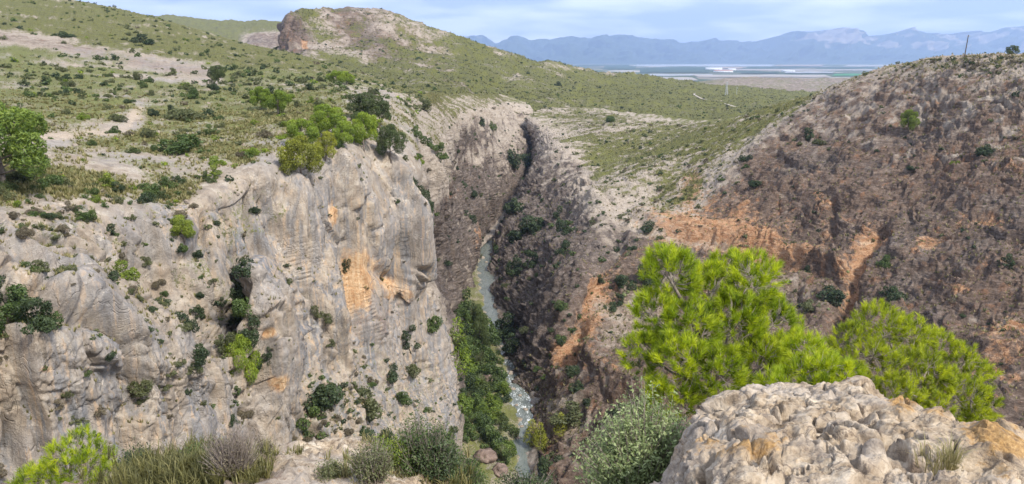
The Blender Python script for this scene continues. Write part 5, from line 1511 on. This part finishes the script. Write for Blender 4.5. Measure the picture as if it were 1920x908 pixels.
def near_pine(seed, label, base, lobes, fol, spacing=0.135, needle=0.11, per=74, width=0.0036, name='pine_tree'):
    """pine seen close by: trunk, one branch per lobe with its twigs, and the needle tufts of the crown"""
    rs = np.random.RandomState(seed)
    base = np.array(base, float)
    root = bpy.data.objects.new(name, None); root.location = base; root.empty_display_size = 0.3
    col.objects.link(root)
    tag(root, label, 'tree')
    lobes = [(np.array(c, float) - base, r * 0.90) for c, r in lobes]
    C = np.array([c for c, r in lobes]); Rl = np.array([r for c, r in lobes])
    top = C[np.argmax(C[:, 2])]
    ctr = C.mean(0)
    tz = np.linspace(0, 1, 8)
    tp = np.stack([ctr[0] * tz ** 1.2 + (top[0] - ctr[0]) * tz ** 3 + 0.05 * np.sin(4 * tz), ctr[1] * tz + 0.04 * np.cos(5 * tz), (top[2] - 0.1) * tz], 1)
    V, Fq = tube(tp, np.linspace(0.075, 0.018, 8), 7)
    mesh_ob('trunk', V, Fq, M_BARK, smooth=True, parent=root)
    nV, nT = [], []
    for (c, r) in lobes:
        zb = max(0.15, c[2] - 0.9 * r - 0.35 * np.hypot(*(c[:2] - ctr[:2])))
        b = np.array([np.interp(zb, tp[:, 2], tp[:, q]) for q in range(3)])
        mid = (b + c) / 2 + np.array([0, 0, -0.08])
        s = np.linspace(0, 1, 6)[:, None]
        limb = (1 - s) ** 2 * b + 2 * s * (1 - s) * mid + s ** 2 * c
        parts = [tube(limb, np.linspace(0.026, 0.010, 6), 5)]
        n = int(4 * math.pi * r * r / (spacing ** 2))
        u = sphere_pts(n, rs)
        u[:, 2] += 0.25; u = unit(u)
        rad = r * (0.70 + 0.42 * rs.rand(n) ** 0.6)
        P = c + u * rad[:, None]
        keep = np.ones(n, bool)
        for (c2, r2) in lobes:
            if c2 is not c:
                keep &= np.linalg.norm(P - c2, axis=1) > 0.66 * r2
        P = P[keep]; u = u[keep]; n = len(P)
        # secondary limbs inside the lobe
        hubs = c + unit(rs.normal(size=(9, 3)) + [0, 0, 0.3]) * r * 0.5
        for hb in hubs:
            st = limb[3 + rs.randint(3)]
            parts.append(tube([st, (st + hb) / 2 + rs.normal(size=3) * 0.03, hb], [0.009, 0.007, 0.005], 4))
        near = np.argmin(np.linalg.norm(P[:, None] - hubs[None], axis=2), axis=1)
        for q in range(n):
            hb = hubs[near[q]]
            e = P[q]
            parts.append(tube([hb, (hb + e) / 2 + np.array([0, 0, -0.02]) + rs.normal(size=3) * 0.012, e], [0.0045, 0.0035, 0.0025], 3))
        V, Fq = join(parts)
        mesh_ob('branch', V, Fq, M_BRANCH, parent=root)
        # needles
        ax = unit(u * 0.75 + np.array([0, 0, 0.75]) + 0.35 * rs.normal(size=(n, 3)))
        A = np.repeat(ax, per, 0); m = n * per
        sp_ = rs.rand(m, 1)
        B0 = np.repeat(P, per, 0) + A * (sp_ - 0.85) * 0.12
        rd = unit(np.cross(A, rs.normal(size=(m, 3))))
        th = (0.95 - 0.55 * sp_) * (0.75 + 0.5 * rs.rand(m, 1))
        dirn = A * np.cos(th) + rd * np.sin(th)
        ln = needle * (0.7 + 0.5 * rs.rand(m, 1))
        sdv = unit(np.cross(dirn, rs.normal(size=(m, 3)))) * width
        V = np.stack([B0 - sdv, B0 + sdv, B0 + dirn * ln], 1).reshape(-1, 3)
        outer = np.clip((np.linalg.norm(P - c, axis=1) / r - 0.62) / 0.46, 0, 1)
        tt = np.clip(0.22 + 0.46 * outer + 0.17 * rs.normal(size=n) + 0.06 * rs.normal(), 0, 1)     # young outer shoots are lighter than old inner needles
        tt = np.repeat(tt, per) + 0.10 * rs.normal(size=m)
        nV.append(V); nT.append(np.repeat(np.clip(tt, 0, 1), 3))
    V = np.concatenate(nV); T = np.concatenate(nT)
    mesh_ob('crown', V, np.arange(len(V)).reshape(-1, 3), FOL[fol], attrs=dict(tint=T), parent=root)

    return root

def lb(px, py, t, rpx):
    return (at(px, py, t), rpx * t / F)

near_pine(1, 'tall bright green pine behind the left end of the limestone outcrop', at(1335, 905, 11.2),
    [lb(1258, 520, 11, 58), lb(1330, 555, 11.4, 64), lb(1408, 530, 11.3, 62), lb(1225, 590, 10.8, 50), lb(1290, 620, 10.6, 62), lb(1380, 610, 11, 66), lb(1448, 610, 11.4, 56),
     lb(1205, 665, 10.6, 44), lb(1275, 690, 10.2, 66), lb(1345, 700, 10.2, 60), lb(1425, 690, 10.8, 62), lb(1255, 745, 10.2, 50), lb(1470, 660, 11.2, 40), lb(1365, 500, 11.6, 34), lb(1245, 487, 11.2, 32)], 'needleA')
near_pine(2, 'spreading yellow-green pine behind the right end of the limestone outcrop', at(1690, 940, 14.2),
    [lb(1648, 615, 14, 52), lb(1600, 650, 13.8, 50), lb(1700, 640, 14.2, 54), lb(1755, 660, 14.2, 48), lb(1640, 690, 13.4, 58), lb(1720, 710, 13.5, 64), lb(1800, 690, 14, 50), lb(1835, 710, 14, 36),
     lb(1790, 750, 13.4, 62), lb(1840, 760, 13.8, 36), lb(1680, 750, 13, 54), lb(1600, 720, 13, 44), lb(1830, 795, 13.6, 36), lb(1740, 780, 13, 50)], 'needleB', spacing=0.145, needle=0.10, per=64)
near_pine(3, 'low young pine between the two big pines behind the outcrop', at(1535, 830, 9.6),
    [lb(1548, 700, 9.4, 46), lb(1505, 660, 10.2, 42), lb(1500, 710, 9.6, 44), lb(1585, 700, 9.6, 34), lb(1455, 725, 9.2, 34), lb(1530, 740, 9.2, 44)], 'needleA', spacing=0.145)
near_pine(4, 'bright green pine top rising at the lower left corner', at(130, 1040, 15),
    [lb(150, 835, 15, 36), lb(120, 860, 14.8, 38), lb(180, 865, 15, 40), lb(150, 890, 14.6, 48), lb(90, 905, 14.6, 40), lb(205, 900, 14.8, 34), lb(60, 890, 15.5, 26), lb(55, 920, 15, 40), lb(140, 930, 14.6, 50)], 'needleA', spacing=0.15, per=46)

# ------------------------------------------------------------------ near shrubs and grass
def twig_shrub(name, label, px, py, t, wpx, hpx, fol, seed, n_twigs=260, leaf=0.016, leaves=34, cat='shrub', bark=None, upright=0.6):
    """open shrub: many thin twigs from the foot, each set with small leaves"""
    rs = np.random.RandomState(seed)
    base = at(px, py, t) if py > 945 else ground_at(px, min(py, 900))[0]
    t = base[1] * CP - base[2] * SP
    w = wpx * t / F / 2; h = hpx * t / F
    root = bpy.data.objects.new(name, None); root.location = base; root.empty_display_size = 0.2
    col.objects.link(root); tag(root, label, cat)
    parts, LP, LN, LT = [], [], [], []
    for i in range(n_twigs):
        a = rs.rand() * 6.283; rr = math.sqrt(rs.rand())
        zf = (0.35 + 0.65 * math.sqrt(max(0, 1 - rr ** 2.2))) * (0.72 + 0.28 * rs.rand())
        e = np.array([w * rr * math.cos(a), w * rr * math.sin(a), h * zf])
        e = e * (1 + 0.10 * math.sin(3 * a + seed) + 0.08 * rs.normal())
        b = np.array([0.18 * w * rs.normal(), 0.18 * w * rs.normal(), -0.05])
        m = b * 0.5 + e * 0.5 + np.array([0, 0, h * 0.10 * (upright - 0.4)])
        s = np.linspace(0, 1, 5)[:, None]
        c = (1 - s) ** 2 * b + 2 * s * (1 - s) * m + s ** 2 * e
        parts.append(tube(c, np.array([0.006, 0.005, 0.004, 0.003, 0.0015]), 3))
        s = (0.35 + 0.65 * rs.rand(leaves))[:, None]
        LP.append((1 - s) ** 2 * b + 2 * s * (1 - s) * m + s ** 2 * e + rs.normal(size=(leaves, 3)) * 0.035)
        LN.append(np.tile(unit(e + [0, 0, 0.3]), (leaves, 1)))
        LT.append(np.clip(0.30 + 0.35 * s[:, 0] + 0.15 * rs.normal() + 0.12 * rs.normal(size=leaves), 0, 1))
    V, Fq = join(parts)
    mesh_ob('twigs', V, Fq, bark or M_BRANCH, parent=root)
    if leaves:
        V, Fq = leaf_quads(np.concatenate(LP), np.concatenate(LN), leaf, rs, 0.38)
        mesh_ob('leaves', V, Fq, FOL[fol], attrs=dict(tint=np.repeat(np.concatenate(LT), 4)), parent=root)
    return root

twig_shrub('silver_shrub', 'silvery grey-green shrub left of the limestone outcrop', 1205, 960, 5.6, 245, 215, 'silver', 41, n_twigs=520, leaves=64, leaf=0.015)
twig_shrub('shrub', 'bare purplish-grey twiggy shrub on the grass mound', 440, 930, 8.8, 110, 110, 'dry', 42, n_twigs=420, leaves=5, leaf=0.012)
twig_shrub('shrub', 'small purple-grey cushion shrub at the left end of the pale slab', 497, 856, 9.6, 34, 34, 'dry', 43, n_twigs=140, leaves=8, leaf=0.012)
twig_shrub('shrub', 'green leafy shrub in front of the cliff left of the grass mound', 258, 925, 10.5, 54, 70, 'dark', 44, n_twigs=120, leaves=40, leaf=0.02)
twig_shrub('shrub', 'small green shrub on top of the grass mound', 372, 872, 10.2, 40, 40, 'green', 45, n_twigs=90, leaves=30, leaf=0.018)
twig_shrub('shrub', 'grey-green open shrub at the right end of the pale slab', 795, 925, 8.8, 130, 130, 'green', 46, n_twigs=240, leaves=30, leaf=0.016)
twig_shrub('shrub', 'dark green shrub below the slab beside the gorge', 862, 950, 9.5, 110, 110, 'green', 47, n_twigs=260, leaves=40, leaf=0.017)
twig_shrub('shrub', 'thin dark shrub in the middle of the slab edge', 700, 925, 8.6, 90, 80, 'olive', 48, n_twigs=140, leaves=26, leaf=0.014)
twig_shrub('shrub', 'low green shrub on the pale slab', 620, 905, 8.8, 50, 30, 'olive', 49, n_twigs=90, leaves=30, leaf=0.014)
twig_shrub('shrub', 'yellow-green low shrub behind the open grey-green one', 735, 868, 10.2, 70, 50, 'lime', 50, n_twigs=120, leaves=30, leaf=0.018)
twig_shrub('shrub', 'dark shrub at the bottom edge right of the gorge view', 985, 955, 9.0, 130, 70, 'dark', 51, n_twigs=200, leaves=40, leaf=0.017)

twig_shrub('shrub', 'grey-green shrub at the bottom edge left of the pale slab', 560, 950, 8.6, 110, 70, 'olive', 52, n_twigs=200, leaves=34, leaf=0.015)
twig_shrub('shrub', 'brown dry shrub low on the grass mound', 330, 955, 9.2, 110, 75, 'dry', 53, n_twigs=240, leaves=20, leaf=0.014)
twig_shrub('shrub', 'dark leafy shrub hanging over the slab edge above the gorge', 815, 905, 9.6, 90, 95, 'dark', 54, n_twigs=200, leaves=40, leaf=0.017)
twig_shrub('shrub', 'olive shrub at the bottom edge in the middle of the slab', 740, 960, 8.2, 110, 70, 'olive', 55, n_twigs=200, leaves=34, leaf=0.015)

def near_grass(name, label, spots, seed, blades, length, w=0.006, hue=(0.25, 0.95), kind='stuff', cat='grass'):
    rs = np.random.RandomState(seed)
    Vs, Ts = [], []
    for (px, py, t, spread, n, hs) in spots:
        c = ground_at(px, min(py, 902))[0]
        for i in range(n):
            r = spread * rs.normal(size=2)
            b = np.array([c[0] + r[0], c[1] + 0.8 * r[1], c[2] - 0.04 + 0.02 * rs.normal()])
            m = blades
            a = rs.rand(m) * 6.283; ln = length * hs * (0.6 + 0.6 * rs.rand(m)); arch = 0.15 + 0.55 * rs.rand(m)
            o = np.stack([np.cos(a), np.sin(a), 0 * a], 1)
            sd_ = np.stack([-np.sin(a), np.cos(a), 0 * a], 1) * w
            p0 = b + o * 0.04 * rs.rand(m, 1)
            p1 = p0 + o * (arch * ln * 0.35)[:, None] + np.array([0, 0, 1]) * (ln * 0.65)[:, None]
            p2 = p0 + o * (arch * ln)[:, None] + np.array([0, 0, 1]) * (ln * (1.02 - 0.35 * arch))[:, None]
            Vs.append(np.stack([p0 - sd_, p0 + sd_, p1 + sd_ * 0.7, p1 - sd_ * 0.7, p1 - sd_ * 0.7, p1 + sd_ * 0.7, p2, p2], 1).reshape(-1, 3))
            Ts.append(np.repeat(np.clip(hue[0] + (hue[1] - hue[0]) * rs.rand() + 0.12 * rs.normal(size=m), 0, 1), 8))
    V = np.concatenate(Vs)
    q = np.arange(len(V)).reshape(-1, 4)
    o = mesh_ob(name, V, q, FOL['grass'], attrs=dict(tint=np.concatenate(Ts)))
    tag(o, label, cat, kind=kind)
    return o
near_grass('mound_grass', 'long dry green grass covering the mound at the lower left',
    [(320, 875, 9.5, 0.25, 70, 1.2), (290, 890, 9.5, 0.25, 60, 1.2), (470, 872, 9.5, 0.10, 26, 0.9), (410, 895, 9.5, 0.22, 80, 1.2), (350, 898, 9.5, 0.3, 90, 1.2), (300, 930, 9.5, 0.30, 60, 1.0), (360, 905, 9.8, 0.30, 80, 1.0), (410, 890, 9.8, 0.25, 70, 1.0), (455, 900, 9.4, 0.16, 40, 0.9), (380, 940, 8.8, 0.35, 80, 1.0), (250, 950, 10, 0.3, 50, 1.0), (440, 862, 10, 0.15, 30, 0.8), (330, 885, 10.3, 0.2, 50, 1.0), (450, 890, 9.6, 0.25, 60, 1.0), (400, 870, 10, 0.2, 50, 1.1)], 61, 10, 0.22, hue=(0.0, 0.6))
near_grass('slab_grass', 'dry grass tufts along the edges of the pale slab',
    [(540, 850, 9.8, 0.12, 8, 0.7), (660, 870, 9.2, 0.15, 16, 0.9), (650, 895, 8.8, 0.10, 10, 0.9), (760, 895, 8.8, 0.2, 24, 0.9), (830, 930, 8.4, 0.25, 30, 0.9), (900, 940, 8.2, 0.3, 30, 0.9), (1060, 950, 7, 0.3, 20, 0.8), (690, 835, 9.8, 0.15, 14, 0.7)], 62, 14, 0.18)
tuft = near_grass('grass_tuft', 'dry straw grass tuft growing on the limestone outcrop', [(1772, 878, 3.62, 0.035, 9, 1.0)], 63, 22, 0.17, w=0.0022, hue=(0.75, 1.0), kind=None)

# ------------------------------------------------------------------ boulders
def boulder_mesh(seed, nl=22, nm=34):
    rs = np.random.RandomState(seed)
    th = np.linspace(0.02, math.pi - 0.02, nl); ph = np.linspace(0, 2 * math.pi, nm, endpoint=False)
    T_, P_ = np.meshgrid(th, ph, indexing='ij')
    u = np.stack([np.sin(T_) * np.cos(P_), np.sin(T_) * np.sin(P_), np.cos(T_)], -1).reshape(-1, 3)
    q = u * 1.4 + seed * 3.7
    r = 0.5 * (1 + 0.16 * fbm(q, 3, 0.5) + 0.5 * facets(q, 0.9, (1, 1, 1), 0.5, 0.25)[0] + 0.3 * facets(q, 0.4, (1, 1, 1), 0.5, 0.25, 3.0)[0])
    V = u * r[:, None] * np.array([1.1, 0.95, 0.8])
    i = np.arange(nl * nm).reshape(nl, nm); j = np.roll(i, -1, 1)
    Fq = np.stack([i[:-1], i[1:], j[1:], j[:-1]], -1).reshape(-1, 4)
    n = len(V)
    return mesh_data('boulder', V, Fq, dict(maskA=np.tile([0.35, 0.12, 0.0], (n, 1)), maskB=np.tile([0.0, 0.0, 0.0], (n, 1))), smooth=True)
BOULD = [boulder_mesh(s) for s in range(5)]
M_BOULD = rock_ground_material('boulder_rock', 1.6)
k = NT('brown_boulder_rock')
nb_ = k.noise(1.3, 7, 0.68, 0.4)
k.principled(k.ramp(nb_, (0.3, (0.07, 0.05, 0.042)), (0.5, (0.19, 0.14, 0.115)), (0.7, (0.36, 0.28, 0.235))), 0.93, k.bump(nb_, 0.8, 0.5), 0.15)
M_BROWNB = k.m
def put_boulder(px, py, w, h, label, group=None, sink=0.3, name='boulder', mat=None, level=None):
    if level is None:
        P, N, t = ground_at(px, py)
    else:
        t = zdepth(py, level); P = at(px, py, t)
    s = w * t / F
    o = new_shared(name, BOULD[prng.randrange(5)], mat or (M_BOULD if px < 600 else M_BROWNB))
    o.location = Vector(P) + Vector((0, 0, (0.5 - sink) * h * t / F))
    o.scale = (s, s * 0.9, h * t / F * 1.25)
    o.rotation_euler = (0, 0, prng.random() * 6.28)
    col.objects.link(o); tag(o, label, 'rock', group)
put_boulder(912, 862, 40, 28, 'large pinkish boulder beside the lower river bend')
put_boulder(936, 886, 32, 24, 'second pinkish boulder below the large one by the river')
put_boulder(868, 900, 30, 22, 'pale block at the foot of the slope left of the boulders')
put_boulder(998, 812, 26, 20, 'dark rounded rock at the right river edge near the small conifers')
put_boulder(916, 718, 32, 24, 'brown boulder inside the riverside thicket')
put_boulder(473, 520, 22, 34, 'rounded grey boulder perched on the top of the rock tower')
rocks = random.Random(3)
for (x, y, w) in [(958, 700, 12), (966, 694, 9), (950, 672, 10), (972, 716, 10), (962, 730, 9), (940, 650, 8), (946, 664, 7), (975, 742, 8), (985, 768, 9), (930, 640, 8), (905, 484, 9), (898, 478, 7), (912, 492, 6), (978, 800, 8), (972, 822, 9), (968, 760, 7)]:
    put_boulder(x, y, w, w * 0.6, 'small wet rock breaking the river current', 'rocks in the river', 0.45, 'river_rock', M_DARK, WATER_Z)

# pale stones lying on the plateau and the talus
st = random.Random(9)
for i in scatter(L, (L.V > 5.0) * (L.V < 7.6) * (L.U < 14) + 1.3 * L_talus * (L.V > 0.7), 90, 18, 77):
    P = L.P[i]; t = P[1] * CP - P[2] * SP
    s = 0.25 + 0.7 * st.random() ** 2
    o = new_shared('stone', BOULD[st.randrange(5)], M_BOULD)
    o.location = Vector(P); o.scale = (s, s, s * 0.8); o.rotation_euler = (st.random(), st.random(), st.random() * 6)
    col.objects.link(o)
    tag(o, 'pale loose stone on the plateau and talus of the left side', 'stone', 'loose stones on the left side')

# ------------------------------------------------------------------ roads and masts on the green flat
def plain_mat(name, c, rough=0.9, var=0.15, sc=0.2):
    k = NT(name)
    n = k.noise(sc, 5, 0.6)
    k.principled(k.mix(1.0, c, k.ramp(n, (0.3, 1 - var), (0.7, 1 + var)), 'MULTIPLY'), rough, None, 0.2)
    return k.m
M_TRACK = plain_mat('pale_track', (0.40, 0.35, 0.29))
def road(label_unused, pts, wm):
    V = []
    g = [np.array(ground_at(x, y, 4)[0]) for x, y in pts]
    gg, _ = pchip(np.array(g), [6] * (len(g) - 1))
    d = unit(np.gradient(gg, axis=0)); sd_ = np.stack([-d[:, 1], d[:, 0], 0 * d[:, 0]], 1)
    V = np.concatenate([gg - sd_ * wm / 2, gg + sd_ * wm / 2]) + [0, 0, 0.5]
    n = len(gg)
    Fq = [(i, i + 1, n + i + 1, n + i) for i in range(n - 1)]
    mesh_ob('road', V, Fq, M_TRACK)['kind'] = 'structure'
road('', [(1296, 164), (1308, 168), (1302, 174), (1305, 180), (1316, 186), (1334, 188), (1352, 190), (1362, 195), (1380, 198)], 3.0)

M_WOODP = plain_mat('weathered_pole_wood', (0.10, 0.08, 0.065))
M_STEEL = plain_mat('galvanised_steel', (0.45, 0.46, 0.47), 0.5)
def box(c, s):
    c = np.array(c, float); s = np.array(s, float) / 2
    V = np.array([(x, y, z) for x in (-1, 1) for y in (-1, 1) for z in (-1, 1)], float) * s + c
    return V, np.array([(0, 1, 3, 2), (4, 6, 7, 5), (0, 4, 5, 1), (2, 3, 7, 6), (0, 2, 6, 4), (1, 5, 7, 3)])
P, N, t = ground_at(1808, 110)
e = bpy.data.objects.new('utility_pole', None); e.location = Vector(P) - Vector((0, 0, 0.3)); e.rotation_euler = (0, math.radians(3), 0)
col.objects.link(e); tag(e, 'leaning wooden utility pole on the right hill crest', 'pole')
V, Fq = tube([(0, 0, 0), (0, 0, 4.5), (0, 0, 9.2)], [0.22, 0.19, 0.15], 8); mesh_ob('post', V, Fq, M_WOODP, parent=e)
V, Fq = join([box((0, 0, 8.7), (1.3, 0.12, 0.12))] + [box((x, 0, 8.9), (0.1, 0.1, 0.28)) for x in (-0.55, 0, 0.55)]); mesh_ob('crossarm', V, Fq, M_STEEL, parent=e)
put_tree(1897, 106, 20, 24, 'pineD', 'small dark tree standing on the right hill crest', name='small_tree')

P, N, t = ground_at(1360, 172)
e = bpy.data.objects.new('power_pylon', None); e.location = Vector(P); col.objects.link(e)
tag(e, 'grey lattice power pylon on the green flat', 'pylon')
hgt = 24 * t / F
parts = []
for sx in (-1, 1):
    for sy in (-1, 1):
        parts.append(tube([(sx * 1.8, sy * 1.8, -1), (sx * 0.5, sy * 0.5, hgt * 0.7), (sx * 0.25, sy * 0.25, hgt)], [0.28, 0.22, 0.16], 4))
for i in range(7):
    z0, z1 = hgt * i / 7, hgt * (i + 1) / 7
    w0, w1x = 1.8 * (1 - 0.85 * i / 7), 1.8 * (1 - 0.85 * (i + 1) / 7)
    parts.append(tube([(-w0, -w0, z0), (w1x, -w1x, z1)], [0.12, 0.12], 4)); parts.append(tube([(w0, -w0, z0), (-w1x, -w1x, z1)], [0.12, 0.12], 4))
V, Fq = join(parts); mesh_ob('lattice_mast', V, Fq, M_STEEL, parent=e)
for z in (0.72, 0.84, 0.95):
    V, Fq = tube([(-2.6, 0, hgt * z), (0, 0, hgt * z + 0.3), (2.6, 0, hgt * z)], [0.12, 0.25, 0.12], 4); mesh_ob('crossarm', V, Fq, M_STEEL, parent=e)
P, N, t = ground_at(1383, 176)
V, Fq = tube([(0, 0, -0.5), (0, 0, 14 * t / F)], [0.3, 0.22], 6)
V2, F2 = box((0, 0, 13 * t / F), (2.2, 0.25, 0.25))
o = mesh_ob('line_pole', *join([(V, Fq), (V2, F2)]), M_STEEL, loc=P)
tag(o, 'thin pale line pole right of the power pylon', 'pole')

# ------------------------------------------------------------------ fields and buildings on the plain
FM = dict(white=plain_mat('plastic_cover', (0.30, 0.31, 0.32), 0.6, 0.08, 0.01), pale=plain_mat('pale_soil', (0.32, 0.29, 0.26), 0.9, 0.12, 0.01), tan=plain_mat('tan_field', (0.30, 0.24, 0.19), 0.9, 0.15, 0.01),
          green=plain_mat('irrigated_field', (0.05, 0.20, 0.07), 0.9, 0.15, 0.01), dgreen=plain_mat('orchard_rows', (0.035, 0.065, 0.035), 0.9, 0.3, 0.02))
FIELDS = [(1185, 1445, 121.0, 124.5, 'white', 10), (1060, 1180, 118.2, 120.0, 'tan', 5), (1190, 1330, 139, 142.0, 'white', 8), (1195, 1310, 145, 151, 'pale', -12), (1340, 1640, 130, 132.5, 'pale', 10), (1310, 1560, 140, 144.5, 'pale', -14),
          (1560, 1650, 138.5, 142, 'green', 6), (1440, 1560, 117.5, 119.5, 'tan', 8), (1580, 1740, 122, 125, 'pale', 10), (1400, 1640, 125.5, 127.5, 'dgreen', 0), (1200, 1330, 126.5, 136, 'dgreen', 0), (1130, 1190, 124, 130, 'dgreen', 4), (1390, 1460, 134, 137.5, 'dgreen', 0),
          (1640, 1750, 130, 133, 'tan', 6), (1470, 1560, 134.5, 137, 'white', 6), (1480, 1600, 114.5, 116, 'tan', 4), (1080, 1180, 121.5, 123.5, 'dgreen', 0), (1230, 1290, 152, 156, 'dgreen', 0), (1300, 1420, 116, 117.5, 'pale', 4), (1660, 1780, 116, 118, 'tan', 4), (1450, 1540, 121.5, 124, 'tan', 6), (1340, 1390, 126, 128.5, 'tan', 6)]
for i, (x0, x1, ya, yb, m, sk) in enumerate(FIELDS):
    z = PLAIN_Z + 1.5 + 0.3 * i
    n = 10
    V = []
    jr = random.Random(i)
    for r in range(2):
        y = ya if r == 0 else yb
        for q in range(n + 1):
            yy = y + 0.45 * jr.uniform(-1, 1)
            x = x0 + (x1 - x0) * q / n + (sk if r == 0 else 0)
            V.append(at(x, yy, zdepth(yy, z)))
    Fq = [(n + 1 + q, n + 2 + q, q + 1, q) for q in range(n)]
    mesh_ob('field', np.array(V), Fq, FM[m])['kind'] = 'structure'

M_WALLW = plain_mat('white_shed_wall', (0.72, 0.72, 0.70), 0.7, 0.06, 0.05); M_ROOFR = plain_mat('red_roof', (0.33, 0.13, 0.10), 0.8, 0.1, 0.05); M_ROOFG = plain_mat('grey_roof', (0.55, 0.57, 0.60), 0.6, 0.08, 0.05)
def shed(px, py, wpx, hpx, label, roofm, depth=60):
    t = zdepth(py, PLAIN_Z + 2); P = at(px, py, t)
    w = wpx * t / F; h = hpx * t / F
    e = bpy.data.objects.new('warehouse', None); e.location = P; col.objects.link(e)
    tag(e, label, 'building')
    V, Fq = box((0, 0, h * 0.35), (w, depth, h * 0.7)); mesh_ob('wall', V, Fq, M_WALLW, parent=e)
    z0, z1 = h * 0.7, h
    a, b = w / 2 + 1, depth / 2 + 1
    V = np.array([(-a, -b, z0), (a, -b, z0), (a, 0, z1), (-a, 0, z1), (a, b, z0), (-a, b, z0)], float)
    me = bpy.data.meshes.new('roof'); me.from_pydata(V.tolist(), [], [(0, 1, 2, 3), (3, 2, 4, 5), (0, 3, 5), (1, 4, 2), (0, 5, 4, 1)]); me.materials.append(roofm)
    r = bpy.data.objects.new('roof', me); r.parent = e; col.objects.link(r)
    for q in (-0.3, 0.0, 0.3):
        V, Fq = box((q * w, -depth / 2 - 0.2, h * 0.2), (w * 0.09, 0.4, h * 0.4)); mesh_ob('door', V, Fq, M_ROOFG, parent=e)
shed(1338, 131.5, 30, 4.5, 'long white warehouse on the far plain', M_ROOFG)
shed(1356, 136.0, 34, 4.5, 'red-roofed warehouse in front of the long white one', M_ROOFR)
shed(1372, 132.5, 14, 4.0, 'small white shed right of the red-roofed warehouse', M_ROOFG, 40)
shed(1478, 134.8, 22, 3.0, 'low pale warehouse further right on the plain', M_ROOFG)
